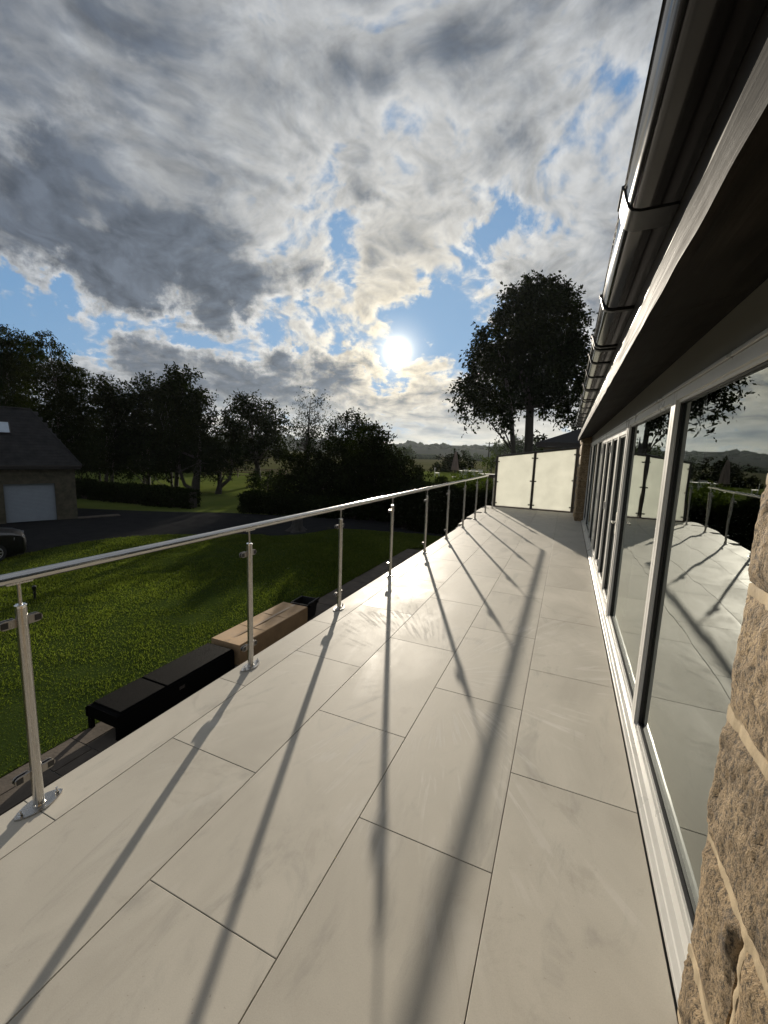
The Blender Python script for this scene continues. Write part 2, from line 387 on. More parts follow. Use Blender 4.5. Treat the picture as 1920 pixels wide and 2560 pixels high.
M = dict(
    tile=mat_tile(), grout=simple('tile_bed', (.15, .142, .13), .9), slab=simple('terrace_render', (.30, .28, .25), .85, bmp=.3),
    steel=mat_steel(), rail=mat_steel('polished_rail', (40, 2, 40), .17, (.60, .58, .55)), darksteel=mat_steel('dark_steel', (60, 60, 2), .3, (.33, .31, .29)), bronze=simple('dark_bronze_frame', (.035, .030, .024), .4, .3),  # darksteel: a steel of darker colour
    rubber=simple('black_rubber', (.012, .012, .013), .45), chrome=simple('chrome', (.75, .74, .72), .12, 1.0, .05),
    glass=mat_glass(), frosted=mat_frosted(), upvc=simple('white_frame', (.50, .49, .46), .30, var=.06, scale=3),
    gasket=simple('black_gasket', (.012, .012, .012), .5), panel=simple('cream_panel', (.20, .19, .165), .55, var=.08, scale=2),
    stone=mat_stone('rock_faced_stone', (.22, .150, .078), (.44, .315, .175)), mortar=simple('ochre_mortar', (.36, .28, .175), .9, var=.12, scale=20, bmp=.35, bscale=120, bdist=.003),
    timber=mat_wet_timber(), brown=simple('dark_brown_board', (.022, .017, .014), .45, var=.25), gutter=simple('black_gutter', (.010, .009, .009), .09, var=.08, scale=9, spec=.3),
    bracket=simple('black_bracket', (.010, .010, .010), .4), slate=simple('roof_slate', (.030, .029, .029), .75, var=.35, scale=2.2, bmp=.3, spec=.08),
    interior=simple('interior_plaster', (.30, .29, .27), .9), intfloor=simple('interior_floor', (.16, .12, .085), .5),
    lawn=mat_ground('lawn_soil', (.020, .032, .008), (.034, .050, .012), (.010, .011, .005)), drive=mat_ground('asphalt', (.018, .018, .019), (.028, .028, .028), (.012, .012, .012), .85, 1.6),
    field=mat_ground('meadow', (.050, .055, .022), (.085, .078, .034), (.035, .042, .016), .95, .05), paving=simple('sandstone_flag', (.085, .070, .056), .85, spec=.15, var=.3, scale=3, bmp=.5, bscale=25, bdist=.01),
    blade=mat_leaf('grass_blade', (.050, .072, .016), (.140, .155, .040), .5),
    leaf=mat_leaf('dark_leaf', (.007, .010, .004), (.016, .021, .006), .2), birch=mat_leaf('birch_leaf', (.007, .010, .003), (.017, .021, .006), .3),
    bush=mat_leaf('bush_leaf', (.008, .013, .004), (.022, .030, .008), .3), lit=mat_leaf('sunlit_bush_leaf', (.03, .045, .010), (.075, .095, .02), .4),  # lit: brighter copy of bush, sunlight put into the leaf colour
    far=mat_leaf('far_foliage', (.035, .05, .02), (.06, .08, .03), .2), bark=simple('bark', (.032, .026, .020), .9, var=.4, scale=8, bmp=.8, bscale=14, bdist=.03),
    wood=simple('fence_timber', (.10, .065, .040), .8, var=.3), shed=simple('shed_board', (.055, .035, .022), .7, var=.3),
    gstone=simple('garage_stone', (.085, .075, .052), .9, spec=.1, var=.35, scale=3.5, bmp=.6, bscale=16, bdist=.02), white=simple('white_door', (.26, .29, .32), .45, var=.06, scale=4),
    skylight=simple('sky_pale_glass', (.42, .47, .52), .12, var=.05), carpaint=simple('black_car_paint', (.004, .004, .005), .3, var=.1, coat=.35, spec=.25), tyre=simple('tyre', (.012, .012, .012), .8),  # skylight pane: reflected sky painted as a pale colour
    alloy=simple('alloy_wheel', (.42, .42, .43), .3, 1.0), lamp=simple('headlight', (.65, .67, .70), .1, .6), carglass=simple('car_glass', (.01, .012, .014), .05),
    rattan=mat_rattan(), card=simple('cardboard', (.36, .24, .135), .8, spec=.2, var=.16, scale=5, bmp=.25, bscale=30, bdist=.004), tape=simple('parcel_tape', (.30, .20, .11), .35),
    bin=simple('black_bin_plastic', (.010, .010, .011), .5, spec=.3), canvas=simple('parasol_canvas', (.23, .17, .14), .9), pole=simple('creosoted_pole', (.03, .025, .02), .9),
    stump=simple('weathered_stump', (.035, .031, .027), .95, var=.4, scale=9, bmp=.9, bscale=18, bdist=.04), tablew=simple('pale_garden_table', (.50, .49, .46), .6), brick=simple('rendered_wall', (.28, .25, .21), .9),
)

# ================================================================== TERRAIN
def smooth01(x): x = max(0.0, min(1.0, x)); return x*x*(3-2*x)
def gz(x, y):
    """height of the garden: 2.3 m under the terrace by the house, 3 m under it at the drive"""
    return -2.3-.7*max(smooth01((-5.8-x)/12), smooth01((y-15)/10))
def sheet(name, rows, m, dz, parent=None):
    """a ground sheet lofted between polylines of equal length"""
    n = len(rows[0]); vs = []; fs = []
    for r in rows:
        for x, y in r: vs.append((x, y, gz(x, y)+dz))
    for i in range(len(rows)-1):
        for k in range(n-1): fs.append((i*n+k, i*n+k+1, (i+1)*n+k+1, (i+1)*n+k))
    b = MB(); b.v = vs; b.f = fs
    return b.build(name, m, parent, smooth=60)
# open ground to the horizon
xs = sorted(set(list(range(-60, 41, 4))+[-1900, -1300, -900, -400, -200, -120, -90, 60, 100, 200, 500, 1000, 1700]+[-2, -6, -5, -7, -9, -11, -13, -15, -17]))
ys = sorted(set(list(range(-24, 73, 4))+[-900, -400, -100, -50, 90, 120, 180, 260, 400, 700, 1200, 1700]+[15, 17, 18, 19, 21, 22, 23, 25, 26]))
b = MB(); b.v = [(x, y, gz(x, y)-.03) for y in ys for x in xs]; nx = len(xs)
b.f = [(j*nx+i, j*nx+i+1, (j+1)*nx+i+1, (j+1)*nx+i) for j in range(len(ys)-1) for i in range(nx-1)]
struct(b.build('field', M['field'], smooth=80))
def resample(poly, n):
    P = [Vector((x, y, 0)) for x, y in poly]; L = [0]
    for a, c in zip(P, P[1:]): L.append(L[-1]+(c-a).length)
    out = []
    for i in range(n):
        s = L[-1]*i/(n-1); k = max(j for j in range(len(L)-1) if L[j] <= s+1e-9)
        f = (s-L[k])/(L[k+1]-L[k]); q = P[k].lerp(P[k+1], f); out.append((q.x, q.y))
    return out
def soft(poly, it=3):
    for _ in range(it):
        q = [poly[0]]
        for a, c in zip(poly, poly[1:]): q += [(a[0]*.75+c[0]*.25, a[1]*.75+c[1]*.25), (a[0]*.25+c[0]*.75, a[1]*.25+c[1]*.75)]
        poly = q+[poly[-1]]
    return poly
N = 60
inner = resample([(-5.8, -14), (-5.8, 6), (-5.8, 16.2), (-3.5, 18.5), (2, 20)], N)
outer = resample(soft([(-19, -14), (-19.6, 4), (-19.8, 8.4), (-20.5, 11.4), (-19.6, 14.6), (-15.4, 17.1), (-13.6, 16.7), (-12.0, 17.6), (-11.6, 19.4), (-10, 21), (-5, 22), (2, 22.5)]), N)
rows = [[tuple((1-s)*a+s*c for a, c in zip(p, q)) for p, q in zip(inner, outer)] for s in np.linspace(0, 1, 24)]
struct(sheet('lawn', rows, M['lawn'], .0))
edge2 = resample(soft([(-60, -14), (-50, 4), (-42, 14), (-27, 19.5), (-24, 21.0), (-22, 22.4), (-17.8, 23.6), (-13.2, 26.0), (-8, 26.5), (2, 26.5)]), N)
outer_o = [(x-.02*0, y) for x, y in outer]
rows = [[tuple((1-s)*a+s*c for a, c in zip(p, q)) for p, q in zip(outer_o, edge2)] for s in np.linspace(0, 1, 14)]
struct(sheet('driveway', rows, M['drive'], -.015))
# orchard turf behind the hedge, sunlit look painted in as a paler colour
edge3 = resample([(-120, -10), (-100, 20), (-75, 46), (-60, 56), (-45, 60), (-30, 50), (-15, 44), (-6, 40), (2, 38)], N)
rows = [[tuple((1-s)*a+s*c for a, c in zip(p, q)) for p, q in zip(edge2, edge3)] for s in np.linspace(0, 1, 12)]
M['turf'] = mat_ground('orchard_turf', (.060, .085, .018), (.10, .115, .028), (.035, .045, .015), .95, .4)
struct(sheet('orchard_turf', rows, M['turf'], -.012))
# raised garden bank beyond the hedge, where the parasol stands
b = MB(); ring = [(-26, 34), (-20, 60), (-8, 66), (6, 62), (8, 44), (2, 36), (-8, 33.5), (-18, 33)]
c0 = Vector((-9, 48, 0)); lv = [(1.0, -3.1), (.93, -1.6), (.84, -.95), (.5, -.8)]
for f, z in lv: b.v += [(c0.x+(x-c0.x)*f, c0.y+(y-c0.y)*f, z) for x, y in ring]
nr = len(ring)
for i in range(3): b.f += [(i*nr+k, i*nr+(k+1) % nr, (i+1)*nr+(k+1) % nr, (i+1)*nr+k) for k in range(nr)]
b.f.append(tuple(3*nr+k for k in range(nr)))
struct(b.build('garden_bank', M['turf'], smooth=50))

# grass blades on the lawn: far too many to count
def grass():
    n = 330000
    u = rng.random(n)**1.25; v = rng.random(n)
    A = np.array(inner); B = np.array(outer)
    tt = .30+v*.66; i = tt*(N-1); k = i.astype(int); f = (i-k)[:, None]; k2 = np.minimum(k+1, N-1)
    p = (A[k]*(1-f)+A[k2]*f)*(1-u)[:, None]+(B[k]*(1-f)+B[k2]*f)*u[:, None]
    keep = p[:, 1] > .5; p = p[keep]; n = len(p)
    z = np.array([gz(x, y) for x, y in p])
    cl = np.sin(p[:, 0]*3.1+np.sin(p[:, 1]*2.3)*1.7)*np.sin(p[:, 1]*2.7+p[:, 0]*.9)
    h = (.016+.026*rng.random(n))*(1+.5*cl); w = .0035+.004*rng.random(n)
    dist = np.hypot(p[:, 0], p[:, 1]); w *= np.clip(dist/6, 1, 2.6); h *= np.clip(dist/9, 1, 1.5); lf = np.sin(p[:, 0]*.55+1.3*np.sin(p[:, 1]*.43))*np.sin(p[:, 1]*.61+.7*np.sin(p[:, 0]*.8)); h *= 1+.45*lf
    a = rng.random(n)*2*PI; lean = rng.normal(0, .55, (n, 2))*h[:, None]
    base = np.column_stack([p, z-.004])
    dx = np.column_stack([np.cos(a)*w, np.sin(a)*w, np.zeros(n)])
    top = base+np.column_stack([lean, h])
    V = np.stack([base-dx, base+dx, top], 1).reshape(-1, 3)
    return stuff(link('grass', npmesh('grass', V, np.arange(n*3).reshape(-1, 3), M['blade'])))
grass()

# patio flags below the terrace
patio = struct(MB().box(-5.78, -1.9, -2, 16, -2.45, -2.309).build('patio', M['grout']))
k = 0; y = -1.9
while y < 15.9:
    dy = random.choice((.45, .6, .6, .75)); x = -5.79
    while x < -2.3:
        dx = min(random.choice((.3, .45, .6)), -2.2-x)
        if dx > .2:
            j = random.uniform(0, .006)
            MB().cbox(x+.005, x+dx-.005, y+.005, min(y+dy, 15.95)-.005, -2.33, -2.300+j, .004).build('paving_slab', M['paving'], patio)
        x += dx
    y += dy

# ================================================================== TERRACE
TW = 1.1945
terrace = struct(MB().box(-2.15, .46, -3.2, 14.2, -.32, -.012).build('terrace', M['grout']))
MB().box(-2.05, .46, -3.2, 14.1, -2.33, -.325).build('retaining_wall', M['gstone'], terrace)
cols = [(-2.172, -1.9328, .930), (-1.9297, -1.3328, 1.530), (-1.3297, -.7328, .930), (-.7297, -.1328, 1.527), (-.1297, .452, .927)]
cache = {}
for ci, (x0, x1, off) in enumerate(cols):
    k = -3
    while True:
        y0 = off+k*TW+.0015; y1 = off+(k+1)*TW-.0015; k += 1
        if y0 > 13.9: break
        y1 = min(y1, 14.12)
        key = (ci, round(y1-y0, 3))
        if key not in cache:
            cache[key] = MB().cbox(x0, x1, 0, y1-y0, -.011, 0, .0015).mesh('tile', M['tile'])
        o = link('tile', cache[key], terrace, (0, y0, random.uniform(-.0006, .0)))
# loose edge pieces stepping out along the far edge
for y0, y1, x in ((9.85, 10.7, -2.30), (11.0, 12.1, -2.36), (12.35, 13.35, -2.40), (13.5, 14.1, -2.38)):
    MB().cbox(x, -2.176, y0, y1, -.06, -.004, .004).build('edge_slab', M['tile'], terrace)
MB().box(-2.30, -2.18, 9.6, 14.1, -.32, -.075).build('edge_ledge', M['slab'], terrace)

# ================================================================== RAILING
RX, RZ = -2.085, 1.083
POSTS = [-.46, .947, 2.353, 3.707, 5.094, 6.593, 7.975, 9.402, 10.781, 12.262, 13.46]
rail = thing('railing', 'stainless steel terrace railing with one round handrail and slim posts without glass', 'railing', (RX, 0, 0))
def rounded(w, h, r, n=5):
    out = []
    for cx, cy, a0 in ((w-r, h-r, 0), (-w+r, h-r, 90), (-w+r, -h+r, 180), (w-r, -h+r, 270)):
        for i in range(n+1): a = D2R(a0+90*i/n); out.append((cx+r*math.cos(a), cy+r*math.sin(a)))
    return out
hr = MB().tube([(0, -3, RZ), (0, 2.0, RZ), (0, 7, RZ), (0, 12.30, RZ)], .0242, 24)
hr.tube([(0, 12.298, RZ), (0, 12.312, RZ)], .0235, 20)
hr.build('handrail', M['rail'], rail, smooth=50)
post_me = MB().tube([(0, 0, .006), (0, 0, .952)], .0212, 20).mesh('post', M['steel'], 50)
cap_me = MB().lathe([(.0001, .9645), (.018, .9645), (.0222, .961), (.0222, .951), (.0212, .951)], n=20).mesh('cap', M['chrome'], 40)
stem_me = MB().tube([(0, 0, .962), (0, 0, 1.054)], .0072, 12).add(*[[(-.012, -.045, 1.056), (.012, -.045, 1.056), (.012, .045, 1.056), (-.012, .045, 1.056), (-.015, -.05, 1.064), (.015, -.05, 1.064), (.015, .05, 1.064), (-.015, .05, 1.064)], [(0,3,2,1),(4,5,6,7),(0,1,5,4),(1,2,6,5),(2,3,7,6),(3,0,4,7)]]).mesh('stem', M['steel'], 40)
# eye-shaped foot plate
eye = []
for i in range(33):
    a = 2*PI*i/33; ca, sa = math.cos(a), math.sin(a)
    r = 1/(abs(ca/.050)**1.55+abs(sa/.098)**1.55)**(1/1.55); eye.append((r*ca, r*sa))
pb = MB().slab(eye, .001, .0075); pb.lathe([(.0212, .0075), (.025, .0085), (.0213, .016)], n=20)
plate_me = pb.mesh('base_plate', M['steel'], 35)
bolt = MB()
bolt.tube([(0, 0, .0075), (0, 0, .011)], .012, 16); bolt.tube([(0, 0, .011), (0, 0, .021)], .0095, 6); bolt.tube([(0, 0, .021), (0, 0, .034)], .005, 10)
bolt_me = bolt.mesh('bolt', M['chrome'], 40)
def clamp_mesh(sgn):
    """empty D-shaped glass clamp standing off along the railing"""
    out = []
    for i in range(13): a = -PI/2+PI*i/12; out.append((.040+.019*math.cos(a), .019*math.sin(a)))
    prof = [(.0, -.019)]+out+[(.0, .019)]
    b = MB()
    for x0, x1 in ((-.022, -.016), (-.004, .002)):
        n = len(prof); vs = [(x0, sgn*(.020+a), c) for a, c in prof]+[(x1, sgn*(.020+a), c) for a, c in prof]
        b.add(vs, [(i, (i+1) % n, n+(i+1) % n, n+i) for i in range(n)]+[tuple(range(n)), tuple(range(2*n-1, n-1, -1))])
    b.box(-.016, -.004, min(sgn*.019, sgn*.034), max(sgn*.019, sgn*.034), -.016, .016)
    return b.mesh('clamp', M['darksteel'], 35)
def pad_mesh(sgn):
    b = MB()
    for x0, x1 in ((-.0158, -.0135), (-.0065, -.0042), (.0022, .0032)):
        p = [(.028+.026*(i in (1, 2)), -.013 if i < 2 else .013) for i in range(4)]
        b.add([(x0, sgn*(.020+a), c) for a, c in p]+[(x1, sgn*(.020+a), c) for a, c in p], [(0,1,2,3),(7,6,5,4),(0,4,5,1),(1,5,6,2),(2,6,7,3),(3,7,4,0)])
    return b.mesh('rubber_pad', M['rubber'])
cl = {s: (clamp_mesh(s), pad_mesh(s)) for s in (1, -1)}
for i, y in enumerate(POSTS):
    p = link('post', post_me, rail, (0, y, 0))
    link('cap', cap_me, p); 
    if y < 13: link('stem', stem_me, p)
    link('base_plate', plate_me, p)
    for sy in (-.072, .072): link('bolt', bolt_me, p, (0.004, sy, 0))
    for z in (.885, .165):
        for s in (1, -1):
            link('clamp', cl[s][0], p, (-.004, 0, z)); link('rubber_pad', cl[s][1], p, (-.004, 0, z))

# ================================================================== PRIVACY SCREEN
SY = 13.95
scr = thing('privacy_screen', 'two frosted glass panels in a dark metal frame across the far terrace end', 'screen', (0, SY, 0))
sp = [(-2.105, 1.635), (-.955, 1.80), (.235, 1.965)]
for x, z in sp:
    p = MB().tube([(x, 0, -.01), (x, 0, z)], .040, 16).build('post', M['bronze'], scr, smooth=50)
    MB().lathe([(.040, 0), (.062, 0), (.062, .012), (.040, .014)], (x, 0, 0), 16).build('base_plate', M['steel'], p, smooth=30)
    for f in (.08, .5, .9):
        MB().obox((x, -.004, z*f), (.095 if x > -2 and x < .2 else .085, 0, 0), (0, .018, 0), (0, 0, .017)).build('clamp', M['bronze'], p)
for (x0, z0), (x1, z1) in zip(sp, sp[1:]):
    xa, xb = x0+.034, x1-.034; za = z0+(z1-z0)*.03-.03; zb = z1-(z1-z0)*.03-.03
    b = MB(); y0, y1 = -.005, .005
    b.add([(xa, y0, .045), (xb, y0, .045), (xb, y0, zb), (xa, y0, za), (xa, y1, .045), (xb, y1, .045), (xb, y1, zb), (xa, y1, za)],
          [(0,1,2,3),(7,6,5,4),(0,4,5,1),(1,5,6,2),(2,6,7,3),(3,7,4,0)])
    b.build('glass_panel', M['frosted'], scr)
    MB().tube([(x0, 0, z0+.012), (x1, 0, z1+.012)], .027, 14).build('top_rail', M['bronze'], scr, smooth=50)
MB().box(-2.14, .27, -.035, .035, .002, .035).build('bottom_rail', M['shed'], scr)

# ================================================================== THE HOUSE
from mathutils import noise as mnoise
house = thing('house', 'stone bungalow with white framed glass doors and black gutter along the terrace', 'house', (0, 0, 0))
def rock(o, u, v, n, lu, lv, depth=.09, amp=.03, step=.022, seed=0.0, ragged=.008):
    """a rock-faced stone: rectangle lu x lv from corner o, rough face along n, sides run back"""
    o, u, v, n = Vector(o), Vector(u), Vector(v), Vector(n)
    nu = max(3, int(lu/step)); nv = max(3, int(lv/step)); b = MB(); sd = Vector((seed*7.3, seed*3.1, seed*5.7))
    for j in range(nv+1):
        for i in range(nu+1):
            a, c = lu*i/nu, lv*j/nv
            e = min(a, lu-a, c, lv-c); f = smooth01(e/.035)
            p = o+u*a+v*c
            q = p+sd
            qs = Vector((q.x, q.y, q.z*.6))
            h = .5+.42*mnoise.fractal(qs*8, .9, 2.0, 4)+.35*mnoise.noise(q*3.3)+.16*mnoise.noise(qs*48)+.12*mnoise.noise(qs*95)
            h = max(-.4, h)
            rim = mnoise.noise(q*22)*ragged
            if i in (0, nu): p = p+u*(rim if i else -rim)
            if j in (0, nv): p = p+v*(rim if j else -rim)*.8
            b.v.append(tuple(p+n*(amp*h*(.22+.78*f)-.004*(1-f))))
    W = nu+1
    for j in range(nv):
        for i in range(nu): b.f.append((j*W+i, j*W+i+1, (j+1)*W+i+1, (j+1)*W+i))
    border = [i for i in range(W)]+[j*W+nu for j in range(1, nv+1)]+[nv*W+i for i in range(nu-1, -1, -1)]+[j*W for j in range(nv-1, 0, -1)]
    k = len(b.v); b.v += [tuple(Vector(b.v[i])-n*depth) for i in border]; m = len(border)
    for i in range(m): b.f.append((border[i], k+i, k+(i+1) % m, border[(i+1) % m]))
    return b
joints = [-.36, .035, .262, .643, 1.008, 1.351, 1.633, 1.945, 2.26]
WX, CY = .452, 1.325
ends = []
for ci, (z0, z1) in enumerate(zip(joints, joints[1:])):
    y = CY; first = [.50, .33, .29, .56, .37, .62, .34, .6][ci]; cuts = []
    while y > -1.4:
        L = first if y == CY else random.uniform(.32, .62)
        y0 = y-L; cuts.append((y0, y))
        near = y > -.2
        b = rock((WX, y, z0+.016), (0, -1, 0), (0, 0, 1), (-1, 0, 0), L-.030, z1-z0-.032, .15, .027, .012 if near else .035, seed=ci*3.7+y, ragged=.009)
        b.build('stone', M['stone'], house, smooth=70)
        y = y0-.0
    ends.append(cuts)
# raised ribbon pointing between the stones
def ribbon(b, p0, p1, side, out, w=.0245, n=60, seed=0):
    p0, p1, side, out = map(Vector, (p0, p1, side, out)); k = len(b.v); m = 7
    for i in range(n+1):
        c = p0.lerp(p1, i/n)
        c = c+side*(.011*mnoise.noise(c*7+Vector((seed, 0, 0)))); ww = w*(1+.45*mnoise.noise(c*11+Vector((0, seed, 4))))
        for j in range(m):
            a = -1+2*j/(m-1)
            b.v.append(tuple(c+side*(ww*a)+out*(.0075*(1-a**4)**.5+.005*mnoise.noise(c*30)+.002*mnoise.noise(c*120)-.006-.02*(abs(a) > .99))))
    for i in range(n):
        for j in range(m-1): b.f.append((k+i*m+j, k+(i+1)*m+j, k+(i+1)*m+j+1, k+i*m+j+1))
mb = MB()
for ci, z in enumerate(joints[1:-1]): ribbon(mb, (WX, CY-.006, z), (WX, -1.4, z), (0, 0, 1), (-1, 0, 0), n=150, seed=ci)
for ci, cuts in enumerate(ends):
    for y0, y1 in cuts: ribbon(mb, (WX, y0, joints[ci]+.01), (WX, y0, joints[ci+1]-.01), (0, 1, 0), (-1, 0, 0), .012, n=24, seed=ci+y0)
mb.box(WX+.012, WX+.05, -1.4, CY-.03, -.3, 2.25)
mb.build('mortar', M['mortar'], house, smooth=60)
# return of the wall into the window opening
for ci, (z0, z1) in enumerate(zip(joints[1:], joints[2:])):
    rock((WX+.16, CY-.14, z0+.012), (1, 0, 0), (0, 0, 1), (0, 1, 0), .30, z1-z0-.024, .05, .02, .05, seed=ci+60).build('stone', M['stone'], house, smooth=70)

# threshold
prof = [(.459, .002), (.459, .024), (.461, .026), (.478, .029), (.4785, .038), (.481, .041), (.501, .044), (.502, .056), (.56, .058), (.56, .002)]
MB().prism(prof, 1.30, 12.19).build('sill', M['upvc'], house)
# glazed units: (y0, y1, kind)
def frame_box(b, y0, y1, z0, z1, w, x0=.500, x1=.575):
    """picture-frame of four mitre-free bars with a small stepped bead"""
    b.cbox  # (beads below)
    b.box(x0, x1, y0, y0+w, z0, z1); b.box(x0, x1, y1-w, y1, z0, z1)
    b.box(x0+.001, x1-.001, y0+w+.0005, y1-w-.0005, z0, z0+w); b.box(x0+.001, x1-.001, y0+w+.0005, y1-w-.0005, z1-w, z1)
def bead(b, y0, y1, z0, z1, w, x0=.512, x1=.532):
    b.box(x0, x1, y0, y0+w, z0, z1); b.box(x0, x1, y1-w, y1, z0, z1)
    b.box(x0+.001, x1-.001, y0+w, y1-w, z0, z0+w); b.box(x0+.001, x1-.001, y0+w, y1-w, z1-w, z1)
def pane(y0, y1, z0, z1, parent, x=.535):
    """sealed unit: its outer sheet is drawn in a few millimetres, as double glazing is on a cool evening"""
    sag = .0012*min(1.0, (y1-y0)/.65); ny, nz = 14, 18; b = MB()
    for j in range(nz+1):
        for i in range(ny+1):
            u, v = 2*i/ny-1, 2*j/nz-1
            b.v.append((x+sag*(1-u*u)*(1-v**6), y0+(y1-y0)*i/ny, z0+(z1-z0)*j/nz))
    W = ny+1
    for j in range(nz):
        for i in range(ny): b.f.append((j*W+i, j*W+i+1, (j+1)*W+i+1, (j+1)*W+i))
    border = [i for i in range(W)]+[j*W+ny for j in range(1, nz+1)]+[nz*W+i for i in range(ny-1, -1, -1)]+[j*W for j in range(nz-1, 0, -1)]
    k = len(b.v); b.v += [(x+.024, b.v[i][1], b.v[i][2]) for i in border]; m = len(border)
    for i in range(m): b.f.append((border[i], k+i, k+(i+1) % m, border[(i+1) % m]))
    b.f.append(tuple(k+i for i in range(m)))
    b.build('pane', M['glass'], parent, smooth=30)
def unit(kind, y0, y1, z0=.060, z1=2.036, w=.048, x0=.500, handle=None):
    fb = MB(); frame_box(fb, y0, y1, z0, z1, w, x0); bead(fb, y0+w, y1-w, z0+w, z1-w, .014, x0+.012, x0+.03)
    fr = fb.build(kind, M['upvc'], house)
    g = MB(); bead(g, y0+w+.014, y1-w-.014, z0+w+.014, z1-w-.014, .005, x0+.020, x0+.0345); g.build('gasket', M['gasket'], fr)
    pane(y0+w+.014, y1-w-.014, z0+w+.014, z1-w-.014, fr, x0+.035)
    if handle:
        h = MB().box(x0-.012, x0, handle-.015, handle+.015, .92, 1.14); h.tube([(x0-.012, handle, 1.04), (x0-.045, handle, 1.04)], .009, 10)
        h.tube([(x0-.045, handle+.01, 1.04), (x0-.045, handle-.11, 1.04)], .010, 10); h.build('handle', M['chrome'], fr, smooth=40)
    return fr
unit('window', 1.335, 2.775)
unit('window', 2.782, 4.650)
jam = MB().box(.495, .58, 4.652, 4.735, .058, 2.036); jam.build('door_jamb', M['upvc'], house)
ly = 4.742
for i in range(4):
    unit('folding_door', ly, ly+.790, .066, 1.985, .062, .506, {0: ly+.03, 2: None}.get(i))
    if i in (1, 3):
        for z in (.25, 1.05, 1.8): MB().tube([(.498, ly+.792, z-.05), (.498, ly+.792, z+.05)], .009, 10).build('hinge', M['upvc'], house, smooth=40)
    ly += .796
MB().box(.497, .58, 4.737, 7.925, 1.988, 2.036).build('door_head', M['upvc'], house)
unit('window', 7.935, 9.13); unit('window', 9.14, 10.98); unit('window', 10.99, 12.17)
# cream panel over the heads, with a drip batten
MB().box(.515, .60, 1.30, 12.2, 2.042, 2.240).build('header_panel', M['panel'], house)
MB().prism([(.492, 2.040), (.492, 2.052), (.500, 2.060), (.514, 2.064), (.514, 2.040)], 1.30, 12.18).build('drip_batten', M['upvc'], house)

# eaves: boards between wall and beam, rough beam, dark fascia
y = -3.0
while y < 12.9:
    L = 2.4; y1 = min(y+L, 13.0)
    MB().prism([(.212, 2.148), (.53, 2.238), (.53, 2.262), (.212, 2.175)], y+.002, y1-.002).build('soffit_board', M['timber'], house); y += L
bb = MB(); nb = 400
for i in range(nb+1):
    yy = -3+16.02*i/nb; p = Vector((0, yy, 0))
    top = 2.258+.012*mnoise.noise(p*2.3)+.010*max(0, mnoise.noise(p*.9)); xo = .003*mnoise.noise(p*5)
    for x, z in ((.202+xo, 2.142), (.2012+xo, 2.149), (.2025+xo*.6, 2.20), (.206+xo, top), (.250, top+.004), (.250, 2.158)): bb.v.append((x, yy, z))
for i in range(nb):
    for k in range(6): bb.f.append((i*6+k, i*6+(k+1) % 6, (i+1)*6+(k+1) % 6, (i+1)*6+k))
bb.f += [tuple(range(6)), tuple(range(nb*6+5, nb*6-1, -1))]
bb.build('eaves_beam', M['timber'], house, smooth=40)
MB().box(.264, .29, -3, 12.98, 2.20, 2.62).build('fascia', M['brown'], house)
# gutter: rounded square section, open on top
gp = [(.262, 2.582), (.262, 2.512), (.150, 2.508), (.128, 2.513), (.116, 2.524), (.108, 2.540), (.102, 2.558), (.0965, 2.580), (.0915, 2.583), (.0925, 2.592), (.100, 2.592)]
gi = [(x+.003, z+.004) for x, z in gp[1:]][::-1]
gut = MB().prism(gp+gi[:-1]+[(.258, 2.582)], -3, 13.0).build('gutter', M['gutter'], house, smooth=38)
def hoop(y0, y1, out):
    pr = [(.262, 2.595)]+[(.262, 2.512-out)]+[(.150-out*.3, 2.508-out), (.128-out*.7, 2.513-out*.8), (.116-out, 2.524-out*.6), (.108-out, 2.540), (.102-out, 2.558), (.0965-out, 2.580), (.0895-out, 2.584), (.0895-out, 2.5945), (.094, 2.5945)]
    b = MB(); n = len(pr)
    inn = [(.2615, 2.600), (.2615, 2.5125), (.151, 2.5085), (.1285, 2.5135), (.1165, 2.5245), (.1085, 2.5405), (.1025, 2.5585), (.097, 2.5805), (.092, 2.5835), (.0925, 2.5965), (.096, 2.5965)]
    vs = [(x, y0, z) for x, z in pr]+[(x, y1, z) for x, z in pr]+[(x, y0, z) for x, z in inn]+[(x, y1, z) for x, z in inn]
    fs = []
    for i in range(n-1):
        fs += [(i, i+1, n+i+1, n+i), (2*n+i, 3*n+i, 3*n+i+1, 2*n+i+1), (i, 2*n+i, 2*n+i+1, i+1), (n+i, n+i+1, 3*n+i+1, 3*n+i)]
    b.add(vs, fs); return b
hoop(1.765, 1.905, .005).build('union', M['bracket'], gut, smooth=38)
for y in [.85, 2.83, 3.70, 3.80, 4.31, 5.03, 5.90, 6.0, 6.9, 7.15, 8.0, 9.0, 9.9, 10.8, 11.7, 12.5]:
    hoop(y-.016, y+.016, .009).build('bracket', M['bracket'], gut)
# roof, body and the room behind the glass
rf = MB()
rf.add([(.14, -3, 2.612), (.14, 13, 2.612), (4.6, 13, 4.9), (4.6, -3, 4.9), (9.1, 13, 2.6), (9.1, -3, 2.6), (.14, -3, 2.59), (.14, 13, 2.59)],
       [(0,1,2,3), (3,2,4,5), (6,7,1,0), (0,3,5), (1,4,2), (6,0,5), (7,4,1)])
rf.build('roof', M['slate'], house)
MB().box(.62, 8.8, -3, 1.30, -2.4, 2.55).build('wall', M['gstone'], house)
MB().box(.62, 8.8, 12.22, 12.9, -2.4, 2.55).build('wall', M['gstone'], house)
MB().box(8.6, 8.8, 1.305, 12.215, -2.4, 2.55).build('wall', M['gstone'], house)
MB().box(.62, 8.59, 1.305, 12.215, -2.4, -.10).build('wall', M['gstone'], house)
room = MB(); room.box(.62, 6.0, 1.31, 12.21, -.095, -.03); room.build('room_floor', M['intfloor'], house)
